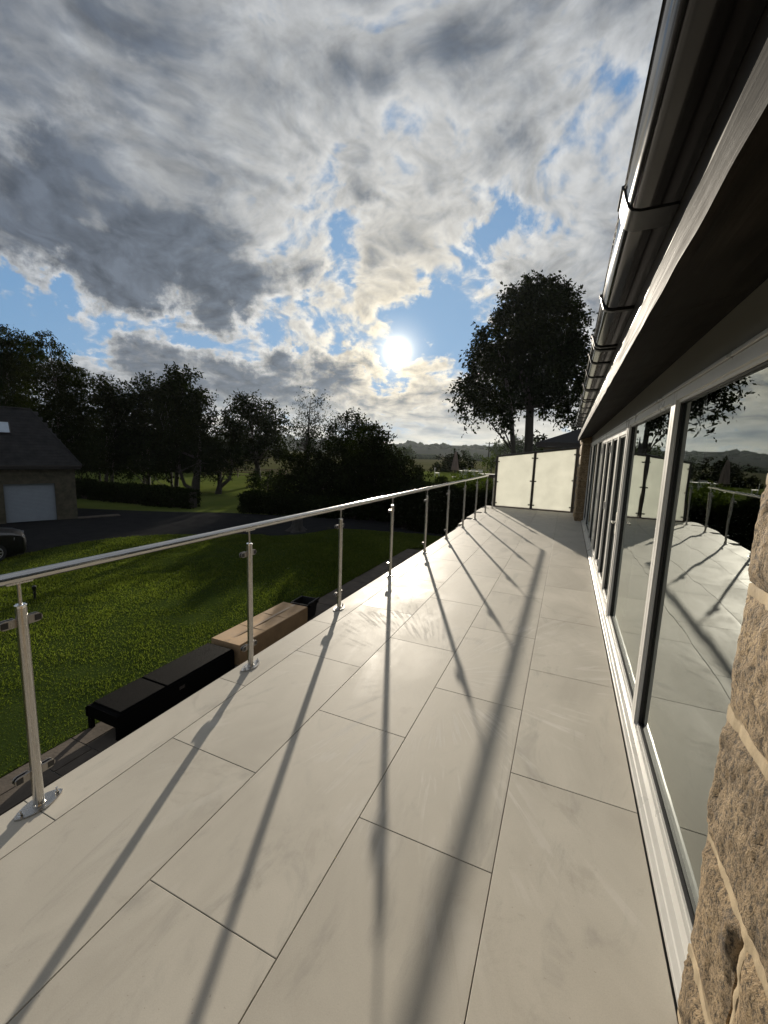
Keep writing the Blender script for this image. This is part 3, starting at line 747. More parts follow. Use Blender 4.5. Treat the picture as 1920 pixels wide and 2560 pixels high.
r2 = MB(); r2.box(6.0, 6.1, 1.31, 12.21, -.09, 2.40); r2.box(.62, 6.0, 1.31, 12.21, 2.35, 2.45); r2.box(.66, 5.99, 6.9, 7.0, -.02, 2.345)
r2.build('room_walls', M['interior'], house)
# stone pier at the far end of the glazing
PX, PY0, PY1 = .30, 12.2, 13.6
z = -.02; ci = 0
while z < 2.2:
    h = min([.26, .34, .30, .22, .36, .28, .3, .32][ci % 8], 2.235-z)
    a = PY0
    while a < PY1-.05:
        L = min([.42, .62, .5][(ci+int(a*10)) % 3], PY1-a)
        rock((PX, a+.010+L-.02, z+.010), (0, -1, 0), (0, 0, 1), (-1, 0, 0), L-.02, h-.02, .05, .035, .05, seed=ci+a).build('stone', M['stone'], house, smooth=60); a += L
    rock((PX+.012, PY0+.03, z+.008), (1, 0, 0), (0, 0, 1), (0, -1, 0), .30, h-.016, .02, .02, .06, seed=ci+90).build('stone', M['stone'], house, smooth=60)
    z += h; ci += 1
MB().box(PX+.03, .62, PY0+.05, PY1, -.3, 2.20).build('mortar', M['mortar'], house)

# neighbouring bungalow beyond the screen
nb = thing('neighbouring_bungalow', 'neighbouring bungalow with dark hipped tile roof just beyond the frosted screen', 'bungalow', (0, 26, 0))
MB().box(-1.35, 9, .4, 9, -3.0, 2.22).build('wall', M['brick'], nb)
b = MB(); e = 2.50; R0 = (1.55, 4.6, 4.35)
b.add([(-1.75, 0, e), (9.4, 0, e), (9.4, 9.4, e), (-1.75, 9.4, e), (2.9, 4.7, 4.45), (7, 4.7, 4.45)], [(0,1,5,4), (1,2,5), (2,3,4,5), (3,0,4), (3,2,1,0)])
rr = b.build('roof', M['slate'], nb)
MB().box(-1.80, 9.45, -.06, -.005, 2.27, 2.52).build('fascia', M['brown'], nb); MB().box(-1.81, -1.755, 0, 9.4, 2.27, 2.52).build('fascia', M['brown'], nb)
MB().box(-1.7, 9.3, .0, 9.3, 2.225, 2.268).build('soffit', M['brown'], nb)

# ================================================================== THINGS BY THE TERRACE
# long black rattan bench below the railing
bz = -2.296
bn = thing('rattan_bench', 'long low black rattan bench with two woven top panels below the railing', 'bench', (-5.5, 3.28, bz))
BW, BL, BT = .64, 2.15, .345
body = MB(); r = .05
prof = [(-BW/2+.0, .20), (-BW/2, BT-.05), (-BW/2+.015, BT-.015), (-BW/2+.05, BT-.004), (BW/2-.05, BT-.004), (BW/2-.015, BT-.015), (BW/2, BT-.05), (BW/2, .0), (BW/2-.04, .0), (BW/2-.04, .18), (-BW/2+.04, .18)]
body.prism(prof, 0, BL); body.build('body', M['rattan'], bn, smooth=35)
for y0, y1 in ((.07, .78), (.80, BL-.02)):
    MB().cbox(-BW/2+.045, BW/2-.03, y0, y1, BT-.003, BT+.018, .010).build('top_panel', M['rattan'], bn)
for x, y in ((-BW/2+.045, .03), (-BW/2+.045, BL-.03), (BW/2-.03, .03), (BW/2-.03, BL-.03)):
    MB().box(x-.03, x+.03, y-.028, y+.028, .0, .199 if x < 0 else .002).build('leg', M['rattan'], bn)
MB().box(-BW/2-.002, -BW/2+.03, -.012, .0, .18, BT-.03).build('end_frame', M['rattan'], bn)
MB().box(BW/2, BW/2+.004, .98, 1.08, .20, .25).build('latch', M['darksteel'], bn)
# cardboard carton
cb = thing('cardboard_box', 'long brown cardboard box lying behind the rattan bench', 'box', (-5.48, 5.52, bz))
CW, CL, CT = .34, 2.16, .395
b = MB(); n = 12
for i in range(n+1):
    y = CL*i/n; sag = -.012*math.sin(PI*i/n)+.006*math.sin(i*1.9)
    for x, z in ((-CW, 0), (-CW-.004, CT*.5), (-CW, CT-.012), (-CW+.012, CT), (0, CT+sag), (CW-.012, CT), (CW, CT-.012), (CW+.004, CT*.5), (CW, 0)): b.v.append((x, y, z))
for i in range(n):
    for k in range(8): b.f.append((i*9+k, i*9+k+1, (i+1)*9+k+1, (i+1)*9+k))
b.f += [tuple(range(9)), tuple(n*9+k for k in range(8, -1, -1))]
b.build('carton', M['card'], cb, smooth=35)
MB().box(-.028, .028, .02, CL-.02, CT-.004, CT+.0015).build('tape', M['tape'], cb)
MB().box(-CW+.01, CW-.01, -.004, -.0005, .05, .09).build('end_flap', M['card'], cb)
for y in (.72, 1.42): MB().box(-CW+.012, CW-.012, y-.004, y+.004, CT-.006, CT+.002).build('crease', M['card'], cb)
# bin
bi = thing('black_bin', 'open black plastic bin with a rounded handle bar behind the cardboard box', 'bin', (-5.42, 7.98, bz), .06); bi.scale = (.62, .80, .94)
b = MB()
o_ = [(.36, .30), (.36, -.30), (-.36, -.30), (-.36, .30)]
lv = [(.78, .0, 0), (1.0, .40, 0), (1.05, .402, 0), (1.05, .43, 0), (.97, .43, 1), (.80, .06, 1)]
for f, z, _ in lv: b.v += [(x*f, y*f, z) for x, y in o_]
for i in range(5): b.f += [(i*4+k, i*4+(k+1) % 4, (i+1)*4+(k+1) % 4, (i+1)*4+k) for k in range(4)]
b.f += [(0,1,2,3), (23,22,21,20)]
b.build('tub', M['bin'], bi)
MB().tube([(.40, -.30, .45), (.40, .30, .45)], .032, 14).build('handle_bar', M['bin'], bi, smooth=50)
for y in (-.22, .22): MB().box(.36, .42, y-.03, y+.03, .36, .44).build('bracket', M['bin'], bi)
# low garden light on the lawn
P = at(87, 1490, 11.6); P.z = gz(P.x, P.y)
gl = thing('garden_light', 'short black post light standing in the lawn behind the near railing post', 'garden light', P)
MB().tube([(0, 0, 0), (0, 0, .30)], .03, 12).build('stem', M['bracket'], gl, smooth=50)
MB().lathe([(.045, .30), (.05, .31), (.05, .40), (.02, .43), (.0005, .432)], n=16).build('head', M['bracket'], gl, smooth=40)
# stump on the drive edge
b = MB(); n = 28
for z, r in ((0, .52), (.10, .40), (.25, .31), (.45, .27), (.66, .26), (.70, .24)):
    for k in range(n):
        a = 2*PI*k/n; f = 1+(.30 if z < .2 else .12)*math.cos(5*a+.6)*(1 if z < .4 else .7)+.06*math.sin(11*a)
        b.v.append((r*f*math.cos(a)+.06*z, r*f*math.sin(a), z+(.05*math.sin(3*a) if z > .6 else 0)))
for i in range(5):
    for k in range(n): b.f.append((i*n+k, i*n+(k+1) % n, (i+1)*n+(k+1) % n, (i+1)*n+k))
b.f.append(tuple(5*n+k for k in range(n)))
tag(b.build('tree_stump', M['stump'], smooth=60, loc=(-13.15, 18.6, gz(-13.15, 18.6)-.02)), 'pale weathered tree stump with flared roots at the driveway edge', 'stump')

# ================================================================== GARAGE
E1 = Vector((.362, .932, 0)); N1 = Vector((.932, -.362, 0)); GZ = -3.0
g = thing('garage', 'stone garage with a grey slate roof and a white roller door', 'garage', (-26.91, 15.48, GZ))
g.matrix_world = Matrix(((-E1.x, N1.x, 0, -26.91), (-E1.y, N1.y, 0, 15.48), (0, 0, 1, GZ), (0, 0, 0, 1)))
# local: x runs left along the front, y towards the viewer, z up; back of building at y=-6.4
def gb(name, x0, x1, y0, y1, z0, z1, m): return MB().box(x0, x1, y0, y1, z0, z1).build(name, m, g)
gb('wall', 0, .98, -.30, 0, 0, 3.0, M['gstone']); gb('wall', 3.22, 12, -.30, 0, 0, 3.0, M['gstone']); gb('wall', .982, 3.218, -.30, -.004, 2.16, 3.0, M['gstone'])
gb('wall', .0, .28, -6.4, -.302, 0, 3.0, M['gstone']); gb('wall', .282, 12, -6.4, -6.1, 0, 3.0, M['gstone'])
gb('lintel', .85, 3.35, -.02, .012, 2.155, 2.40, M['gstone']); gb('string_course', -.03, 12, -.1, .035, 2.60, 2.70, M['gstone'])
b = MB()
for i in range(28): b.prism([(-.17, 2.155-.077*i), (-.158, 2.14-.077*i), (-.158, 2.095-.077*i), (-.17, 2.080-.077*i), (-.20, 2.080-.077*i), (-.20, 2.155-.077*i)], .99, 3.21, axis='x')
b.build('roller_door', M['white'], g)
gb('gutter', -.30, 12, .30, .42, 3.10, 3.22, M['brown']); gb('soffit', -.25, 12, -.2, .30, 2.98, 3.05, M['brown'])
gb('door_step', -2.2, .0, -.4, .2, .0, .05, M['paving'])
RR = (3.2, 3.23)     # half depth with overhang, rise
hip = 1.55
b = MB(); b.add([(-.3, .34, 3.2), (12, .34, 3.2), (12, -3.05, 6.42), (hip, -3.05, 6.42), (-.3, -6.6, 3.2), (12, -6.6, 3.2), (-.3, .34, 3.06), (12, .34, 3.06), (-.3, -6.6, 3.06), (12, -6.6, 3.06)],
                [(0,1,2,3), (3,2,5,4), (0,3,4), (0,6,7,1), (6,8,9,7), (0,4,8,6), (1,7,9,5), (1,5,2)])
b.build('roof', M['slate'], g)
sl_v = Vector((0, -3.39, 3.22)); SLn = sl_v.length; sdir = sl_v.normalized(); snor = Vector((0, sdir.z, -sdir.y))
sme = [MB().add([(-.145, -.01, .004), (.145, -.01, .004), (.145, .0, .0), (-.145, 0, 0)], [(0,1,2,3)]) for _ in range(1)]
def slate_mesh(w):
    a = Vector((1, 0, 0)); o = Vector((0, 0, 0)); b = MB()
    for k, hh in ((0, .003), (1, .016)):
        for dx, t, lift in ((-w/2, 0, .022), (w/2, 0, .022), (w/2, .30, .0), (-w/2, .30, .0)): b.v.append(tuple(a*dx+sdir*t+snor*(lift*1+hh)))
    b.f = [(0,3,2,1), (4,5,6,7), (0,1,5,4), (1,2,6,5), (2,3,7,6), (3,0,4,7)]
    return b.mesh('slate', M['slate'])
SM = slate_mesh(.285); rest = MB(); nsl = 0
rows_n = int(SLn/.235)
for j in range(rows_n):
    t = j*.235; x = -.25+hip*t/SLn+.16+(.145 if j % 2 else 0)
    c = 0
    while x < 11.8:
        p = Vector((0, .34, 3.2))+sdir*t+snor*(.002+random.uniform(0, .006))
        if c < 15 and nsl < 290:
            o = link('slate', SM, g, (x, p.y, p.z)); o.rotation_euler = (0, 0, random.uniform(-.012, .012)); nsl += 1
        elif c < 40: rest.add([tuple(Vector(v.co)+Vector((x, p.y, p.z))) for v in SM.vertices], [tuple(q.vertices) for q in SM.polygons])
        x += .292; c += 1
stuff(rest.build('slates', M['slate'], g))
hipline = MB().tube([(-.3, .34, 3.22), (hip, -3.05, 6.46)], .06, 8); hipline.tube([(hip, -3.05, 6.46), (12, -3.05, 6.46)], .06, 8); hipline.build('ridge_tile', M['slate'], g)
s0 = Vector((2.85, .34, 3.2))+sdir*2.32
sk = MB(); ux = Vector((1, 0, 0))
sk.obox(s0+ux*.35+sdir*.6+snor*.05, ux*.60, sdir*.48, snor*.05); skf = sk.build('skylight', M['brown'], g)
MB().obox(s0+ux*.35+sdir*.6+snor*.103, ux*.54, sdir*.42, snor*.004).build('pane', M['skylight'], skf)

# ================================================================== CAR
car = thing('parked_car', 'black car with silver alloy wheels nosing in from the edge beside the garage', 'car', (-20.35, 8.6, -3.0))
hd = Vector((.42, .91, 0)).normalized()
car.rotation_euler = (0, 0, math.atan2(hd.y, hd.x))
# local: x forward (front axle at 0), y left; nose at +0.92
st_ = [  # x, half width, bumper z, belt z (bonnet/waist), roof z (equal to belt when no cabin)
    (.93, .55, .34, .62, .62), (.90, .70, .25, .78, .78), (.80, .80, .22, .90, .92), (.55, .88, .20, .98, 1.03), (.0, .92, .20, 1.02, 1.10), (-.55, .93, .20, 1.04, 1.15),
    (-.95, .93, .20, 1.06, 1.30), (-1.6, .93, .20, 1.07, 1.62), (-2.3, .93, .20, 1.08, 1.66), (-3.0, .92, .22, 1.08, 1.60), (-3.5, .88, .28, 1.06, 1.30), (-3.75, .80, .36, 1.0, 1.05)]
b = MB(); n = 0
for x, w, z0, zb, zr in st_:
    ring = [(-w*.9, z0), (-w, z0+.14), (-w*1.0, (z0+zb)/2), (-w*.97, zb), (-w*.80, zb+(zr-zb)*.72), (-w*.62, zr), (0, zr+.02), (w*.62, zr), (w*.80, zb+(zr-zb)*.72), (w*.97, zb), (w, (z0+zb)/2), (w, z0+.14), (w*.9, z0)]
    n = len(ring); b.v += [(x, y, z) for y, z in ring]
for i in range(len(st_)-1): b.f += [(i*n+k, i*n+(k+1) % n, (i+1)*n+(k+1) % n, (i+1)*n+k) for k in range(n)]
b.f += [tuple(range(n)), tuple((len(st_)-1)*n+k for k in range(n-1, -1, -1))]
body = b.build('body', M['carpaint'], car, smooth=50)
for s in (1, -1):
    MB().obox((.74, s*.60, .80), (.16, -s*.10, .0), (.0, s*.16, .0), (0, 0, .07)).build('headlight', M['lamp'], car)
    MB().add([(-1.15, s*.80, 1.16), (-1.62, s*.73, 1.52), (-2.9, s*.72, 1.50), (-3.2, s*.80, 1.14), (-1.15, s*.90, 1.12), (-1.62, s*.80, 1.54), (-2.9, s*.79, 1.52), (-3.2, s*.89, 1.10)],
             [(0,1,2,3), (7,6,5,4), (0,4,5,1), (1,5,6,2), (2,6,7,3), (3,7,4,0)]).build('side_window', M['carglass'], car)
    for wx in (0, -2.75):
        wh = MB().tube([(wx, s*.72, .345), (wx, s*.94, .345)], .345, 28).build('wheel', M['tyre'], car, smooth=40)
        rm = MB(); rm.tube([(wx, s*.935, .345), (wx, s*.945, .345)], .07, 14)
        for k in range(10):
            a = 2*PI*k/10; d = Vector((math.cos(a), 0, math.sin(a))); q = Vector((-math.sin(a), 0, math.cos(a)))
            rm.obox(Vector((wx, s*.945, .345))+d*.14, d*.09, q*.016, Vector((0, .008, 0)))
        for k in range(24):
            a = 2*PI*k/24; a2 = 2*PI*(k+1)/24
            rm.tube([(wx+.235*math.cos(a), s*.944, .345+.235*math.sin(a)), (wx+.235*math.cos(a2), s*.944, .345+.235*math.sin(a2))], .014, 6, False)
        rm.build('rim', M['alloy'], wh)
MB().box(.91, .945, -.42, .42, .40, .58).build('grille', M['bracket'], car)

# ================================================================== FAR GARDEN
def gt(px, py, D):
    P = at(px, py, D); return P
# post and rail fence behind the orchard
fa, fb = Vector((-50, 47, 0)), Vector((-27, 60, 0))
fn = thing('paddock_fence', 'brown timber post and rail fence seen through the orchard trees', 'fence', (fa.x, fa.y, gz(fa.x, fa.y)))
L = (fb-fa).length; dv = (fb-fa).normalized()
for i in range(12):
    q = dv*(L*i/11); MB().obox(q+Vector((0, 0, .7)), dv*.06, Vector((-dv.y, dv.x, 0))*.06, (0, 0, .72)).build('post', M['wood'], fn)
for z in (.35, .75, 1.12, 1.35): MB().obox(dv*L/2+Vector((-dv.y*.08, dv.x*.08, z)), dv*L/2, Vector((-dv.y, dv.x, 0))*.02, (0, 0, .05)).build('rail', M['wood'], fn)
# parasol, table and chairs on the bank
PD = 44.0
p = at(1137, 1179, PD); zt = -.8
pa = thing('closed_parasol', 'closed brown garden parasol standing at the pale garden table', 'parasol', (p.x, p.y, zt))
MB().tube([(0, 0, 0), (0, 0, 2.75)], .03, 10).build('pole', M['pole'], pa)
b = MB(); n = 16; pr = [(.06, 2.68), (.14, 2.3), (.24, 1.6), (.33, .95), (.36, .80), (.30, .78)]
for r, z in pr:
    for k in range(n): a = 2*PI*k/n; f = 1+.22*math.cos(8*a); b.v.append((r*f*math.cos(a), r*f*math.sin(a), z))
for i in range(len(pr)-1): b.f += [(i*n+k, i*n+(k+1) % n, (i+1)*n+(k+1) % n, (i+1)*n+k) for k in range(n)]
b.build('canopy', M['canvas'], pa, smooth=50)
MB().lathe([(.0005, 0), (.28, 0), (.28, .08), (.05, .12)], n=18).build('base', M['brown'], pa)
gd = RGT.copy(); gd.z = 0; gd.normalize(); gf = Vector((-gd.y, gd.x, 0))
tb = thing('garden_table', 'long pale garden table beside the closed parasol', 'table', (p.x+gd.x*1.7, p.y+gd.y*1.7, zt))
MB().obox((0, 0, .74), gd*1.2, gf*.5, (0, 0, .025)).build('table_top', M['tablew'], tb)
for a in (-1, 1):
    for c in (-1, 1): MB().obox(gd*a*1.05+gf*c*.4+Vector((0, 0, .357)), gd*.04, gf*.04, (0, 0, .357)).build('leg', M['tablew'], tb)
def chair(pos, face, label):
    c = thing('garden_chair', label, 'chair', pos, group='chairs around the garden table')
    s = Vector((-face.y, face.x, 0))
    MB().obox((0, 0, .44), s*.24, face*.24, (0, 0, .02)).build('seat', M['tablew'], c)
    for k in range(5): MB().obox(-face*.24+s*(-.2+.1*k)+Vector((0, 0, .68)), s*.025, face*.012, (0, 0, .22)).build('back_slat', M['tablew'], c)
    MB().obox(-face*.24+Vector((0, 0, .92)), s*.25, face*.02, (0, 0, .03)).build('top_rail', M['tablew'], c)
    for a in (-1, 1):
        for d in (-1, 1): MB().obox(s*a*.21+face*d*.21+Vector((0, 0, .21)), s*.022, face*.022, (0, 0, .21)).build('leg', M['tablew'], c)
tl = Vector(tb.location)
chair(tl-gf*.85-gd*.75, gf, 'pale slatted garden chair at the long table, next to the closed parasol')
chair(tl-gf*.85+gd*.0, gf, 'pale slatted garden chair at the middle of the long table')
chair(tl-gf*.85+gd*.75, gf, 'pale slatted garden chair at the shed end of the long table')
chair(tl-gd*3.6-gf*.2, gd, 'pale garden chair standing apart on the grass away from the table')
# shed
s = at(1225, 1190, 30); sh = thing('garden_shed', 'small brown board shed with a pale roof edge behind the railing end', 'shed', (s.x, s.y, -2.9))
MB().obox((0, 0, 1.55), gd*.62, gf*.8, (0, 0, 1.55)).build('wall', M['shed'], sh)
for k in range(9): MB().obox(gd*(-.56+.14*k)-gf*.812+Vector((0, 0, 1.55)), gd*.060, gf*.010, (0, 0, 1.53)).build('board', M['shed'], sh)
MB().obox((0, 0, 3.17), gd*.75, gf*.95, (0, 0, .05)).build('roof', M['shed'], sh); MB().obox(-gf*.96+Vector((0, 0, 3.235)), gd*.75, gf*.04, (0, 0, .012)).build('roof_edge', M['tablew'], sh)
# utility pole
q = at(1221, 1143, 120); up_ = thing('utility_pole', 'dark wooden utility pole with a crossbar in the far fields', 'pole', (q.x, q.y, -3))
MB().tube([(0, 0, 0), (0, 0, 8.4)], [.19, .14], 10).build('pole', M['pole'], up_)
MB().obox((0, 0, 8.05), gd*1.1, gf*.06, (0, 0, .07)).build('crossbar', M['pole'], up_)
for a in (-1, 0, 1): MB().lathe([(.05, 8.12), (.07, 8.2), (.03, 8.3)], tuple(gd*a*.95), 8).build('insulator', M['pole'], up_)

# ================================================================== TREES, BUSHES, HEDGES
def leaf_mesh(name, C, out, m, n_tw, n_lf, tl, leaf, droop=.15, seed=0, spread=.8, narrow=.5):
    """leaves set along short twigs that leave every clump outwards: a ragged, gappy crown"""
    g = np.random.default_rng(seed); k = len(C)
    c = np.repeat(C, n_tw, 0); o = np.repeat(out, n_tw, 0)
    d = o*.75+g.normal(0, spread, (k*n_tw, 3)); d /= np.linalg.norm(d, axis=1)[:, None]+1e-9
    ln = tl*(.45+.9*g.random(k*n_tw))
    c0 = np.repeat(c, n_lf, 0); d0 = np.repeat(d, n_lf, 0); l0 = np.repeat(ln, n_lf)
    t = g.random(len(c0))**.8
    p = c0+d0*(l0*t)[:, None]; p[:, 2] -= droop*l0*t*t
    p += g.normal(0, leaf*.28, p.shape)
    a = d0*.5+g.normal(0, .7, p.shape); a[:, 2] -= droop*1.2; a /= np.linalg.norm(a, axis=1)[:, None]+1e-9
    b = np.cross(a, g.normal(0, 1, p.shape)); b /= np.linalg.norm(b, axis=1)[:, None]+1e-9
    s = leaf*(.6+.8*g.random(len(p)))[:, None]
    V = np.stack([p, p+a*s*.45+b*s*narrow*.5, p+a*s, p+a*s*.45-b*s*narrow*.5], 1).reshape(-1, 3)
    return npmesh(name, V, np.arange(len(V)).reshape(-1, 4), m)
GDH = np.array(RGT); GDH[2] = 0; GDH /= np.linalg.norm(GDH)
GFH = np.array([-GDH[1], GDH[0], 0.])
DENS = 2.1
def crown_points(lobes, D, per, seed, deep=.8):
    """clump centres through the volume of a crown given as lobes (bearing x, y, half-width, half-height)"""
    g = np.random.default_rng(seed); C = []; O = []
    cen = np.mean([np.array(at(l[0], l[1], D)) for l in lobes], 0)
    for l in lobes:
        px, py, rx, ry = l[:4]; w = l[4] if len(l) > 4 else 1.0
        o = np.array(at(px, py, D)); R, Q = rx*D/FPX, ry*D/FPX; dz = g.normal(0, .25)*R
        n = max(3, int(per*w*DENS*(rx*ry)/900))
        u = g.normal(0, 1, (n, 3)); u /= np.linalg.norm(u, axis=1)[:, None]
        r = g.random(n)**(1/2.6)
        q = o+GFH*dz+(u[:, :1]*R*.92)*GDH+(u[:, 1:2]*R*deep)*GFH+np.column_stack([np.zeros(n), np.zeros(n), u[:, 2]*Q*.92])*1.0
        q = (o+GFH*dz)+(q-(o+GFH*dz))*r[:, None]
        C.append(q); O.append(u[:, :1]*GDH+u[:, 1:2]*GFH+np.column_stack([np.zeros(n), np.zeros(n), u[:, 2]]))
    return np.concatenate(C), np.concatenate(O), cen
def tree(name, label, cat, D, base, lobes, trunks, m, per=9, n_tw=7, n_lf=7, tl=1.0, leaf=.26, droop=.15, seed=1, group=None, limbs=14, deep=.8, spread=.8, narrow=.5):
    """base (bearing) -> foot of the tree; trunks: polylines of (bearing x, y, radius)"""
    P = at(base[0], base[1], D); t = thing(name, label, cat, tuple(P), 0, group); P = np.array(P)
    C, O, cen = crown_points(lobes, D, per, seed, deep)
    link('crown', leaf_mesh('crown', C-P, O, m, n_tw, n_lf, tl, leaf, droop, seed, spread, narrow), t)
    g = np.random.default_rng(seed+5); b = MB(); tips = []
    for tr in trunks:
        pts = [np.array(at(x, y, D))-P for x, y, r in tr]
        b.tube(pts, [r for *_, r in tr], 10)
        tips.append((pts, [r for *_, r in tr]))
    for i in range(limbs):
        pts, rr = tips[i % len(tips)]
        q = C[g.integers(len(C))]-P
        lo = max(range(len(pts)), key=lambda j: (pts[j][2] < q[2]-.3)*(j+1)); s = pts[lo]; r = rr[lo]*.42
        mid = (s+q)/2+g.normal(0, .12, 3)*np.linalg.norm(q-s)+np.array([0, 0, -.04*np.linalg.norm(q-s)])
        b.tube([s, mid, q], [max(r, .03), max(r*.6, .02), .012], 6)
    b.build('trunk', M['bark'], t, smooth=60)
    return t
# --- birches behind the garage
tree('birch_tree', 'tall feathery birch rising behind the garage roof at the edge', 'tree', 36, (10, 1250),
     [(-50, 905, 85, 90), (18, 862, 58, 52), (20, 950, 75, 75), (60, 900, 42, 60), (-30, 1030, 90, 70), (50, 1040, 75, 70), (95, 1080, 60, 60)],
     [[(10, 1250, .25), (14, 1100, .2), (20, 960, .1), (18, 860, .03)]], M['birch'], per=10, n_tw=8, n_lf=8, tl=1.25, leaf=.20, droop=.9, seed=3, limbs=20, narrow=.42)
tree('birch_tree', 'drooping birch with a bright green edge between the garage and the dark trees', 'tree', 34, (150, 1240),
     [(118, 880, 40, 46), (130, 960, 60, 55), (172, 945, 42, 50), (185, 1010, 48, 55), (140, 1040, 70, 60), (205, 1060, 30, 60), (170, 1100, 60, 60), (228, 1150, 34, 30)],
     [[(150, 1240, .2), (152, 1100, .16), (140, 960, .08), (122, 860, .025)]], M['birch'], per=10, n_tw=8, n_lf=8, tl=1.15, leaf=.19, droop=1.0, seed=4, limbs=20, narrow=.42)
# --- the dark row
G = 'dark trees in a row beyond the driveway'
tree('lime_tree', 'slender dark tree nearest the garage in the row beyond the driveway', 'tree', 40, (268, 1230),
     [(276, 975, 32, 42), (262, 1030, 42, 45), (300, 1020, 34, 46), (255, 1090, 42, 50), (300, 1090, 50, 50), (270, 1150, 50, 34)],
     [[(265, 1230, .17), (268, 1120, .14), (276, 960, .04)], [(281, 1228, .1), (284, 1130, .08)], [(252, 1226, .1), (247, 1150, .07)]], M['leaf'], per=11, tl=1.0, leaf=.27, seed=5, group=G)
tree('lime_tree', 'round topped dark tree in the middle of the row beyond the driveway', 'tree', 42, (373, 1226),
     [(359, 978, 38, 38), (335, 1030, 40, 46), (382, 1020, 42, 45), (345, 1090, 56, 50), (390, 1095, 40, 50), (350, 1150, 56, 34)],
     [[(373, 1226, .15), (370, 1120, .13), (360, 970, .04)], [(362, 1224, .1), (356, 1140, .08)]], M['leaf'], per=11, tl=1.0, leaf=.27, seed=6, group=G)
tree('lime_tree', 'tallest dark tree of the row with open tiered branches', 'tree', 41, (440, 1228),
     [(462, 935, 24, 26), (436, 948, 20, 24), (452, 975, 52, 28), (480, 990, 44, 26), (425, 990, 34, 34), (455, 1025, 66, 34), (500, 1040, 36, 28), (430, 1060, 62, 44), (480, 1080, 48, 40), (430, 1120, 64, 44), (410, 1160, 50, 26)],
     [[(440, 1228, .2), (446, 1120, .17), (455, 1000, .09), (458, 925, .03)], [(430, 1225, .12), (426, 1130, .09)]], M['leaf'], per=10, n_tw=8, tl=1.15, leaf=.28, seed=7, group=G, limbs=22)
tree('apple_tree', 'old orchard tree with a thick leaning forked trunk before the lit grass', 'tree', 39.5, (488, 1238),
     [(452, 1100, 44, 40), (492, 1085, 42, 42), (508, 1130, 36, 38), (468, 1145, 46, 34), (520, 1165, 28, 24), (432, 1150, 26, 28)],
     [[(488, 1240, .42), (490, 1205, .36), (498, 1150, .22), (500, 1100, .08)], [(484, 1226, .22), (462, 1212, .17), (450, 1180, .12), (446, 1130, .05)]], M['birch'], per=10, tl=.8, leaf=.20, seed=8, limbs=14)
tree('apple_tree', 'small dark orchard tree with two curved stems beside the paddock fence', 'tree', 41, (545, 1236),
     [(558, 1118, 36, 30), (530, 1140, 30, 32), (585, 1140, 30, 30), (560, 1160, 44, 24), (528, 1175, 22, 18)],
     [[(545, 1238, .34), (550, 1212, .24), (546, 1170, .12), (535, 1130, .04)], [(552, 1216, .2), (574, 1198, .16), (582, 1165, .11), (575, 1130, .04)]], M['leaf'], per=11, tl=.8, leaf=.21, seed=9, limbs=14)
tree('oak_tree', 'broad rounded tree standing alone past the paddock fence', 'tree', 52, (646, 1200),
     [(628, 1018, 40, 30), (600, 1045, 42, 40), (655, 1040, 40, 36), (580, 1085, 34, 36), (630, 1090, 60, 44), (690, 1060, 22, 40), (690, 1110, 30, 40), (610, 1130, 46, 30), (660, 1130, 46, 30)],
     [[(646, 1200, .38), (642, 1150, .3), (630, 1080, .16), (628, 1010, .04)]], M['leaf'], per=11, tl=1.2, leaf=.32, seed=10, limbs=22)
tree('thorn_tree', 'sparse twiggy tree with bare shoots sticking out of its top', 'tree', 48, (768, 1210),
     [(778, 1035, 44, 42, .55), (760, 1075, 50, 44, .8), (800, 1085, 36, 44, .8), (770, 1125, 52, 44, 1.1)],
     [[(768, 1210, .3), (769, 1130, .22), (772, 1060, .1), (776, 1000, .03)]], M['leaf'], per=8, n_tw=7, n_lf=7, tl=1.7, leaf=.22, seed=12, limbs=46, spread=.6, narrow=.4)
tree('oak_tree', 'small gappy tree above the dark bushes, just before the far hills', 'tree', 46, (872, 1215),
     [(868, 1054, 30, 26), (896, 1068, 24, 24), (848, 1085, 34, 32), (885, 1100, 36, 30), (912, 1096, 24, 26), (865, 1130, 50, 30)],
     [[(872, 1215, .25), (870, 1130, .18), (868, 1050, .04)]], M['leaf'], per=10, tl=1.0, leaf=.26, seed=13, limbs=18)
def bush(name, label, D, base, lobes, m, per=11, leaf=.17, tl=.55, seed=1, cat='bush', n_tw=7, n_lf=7, group=None, limbs=8, deep=.8):
    x, y = base
    return tree(name, label, cat, D, base, lobes, [[(x, y, .10), (x, y-25, .07), (x+4, y-45, .03)]], m, per, n_tw, n_lf, tl, leaf, .1, seed, group, limbs, deep)
bush('laurel_bush', 'large dark bush mass under the sparse twiggy tree', 31, (800, 1270), [(770, 1165, 60, 40), (830, 1150, 56, 46), (800, 1205, 90, 40), (860, 1200, 60, 44), (740, 1215, 60, 30), (820, 1245, 90, 28)], M['leaf'], seed=21, tl=.7, leaf=.2)
bush('holly_bush', 'tallest dark bush, with ragged top leaves against the bright cloud', 29, (930, 1275), [(930, 1090, 30, 30), (958, 1092, 12, 18, .5), (915, 1130, 56, 44), (950, 1150, 50, 50), (900, 1185, 70, 46), (960, 1200, 60, 46), (930, 1240, 90, 34)], M['leaf'], seed=22, tl=.65, leaf=.2)
bush('yew_bush', 'dark rounded bush sloping down towards the fields below the sun', 27.5, (1015, 1285), [(985, 1160, 40, 40), (1010, 1185, 40, 38), (1040, 1205, 34, 30), (1000, 1225, 56, 40), (1055, 1240, 30, 30), (1010, 1260, 70, 26)], M['leaf'], seed=23, tl=.5, leaf=.17)
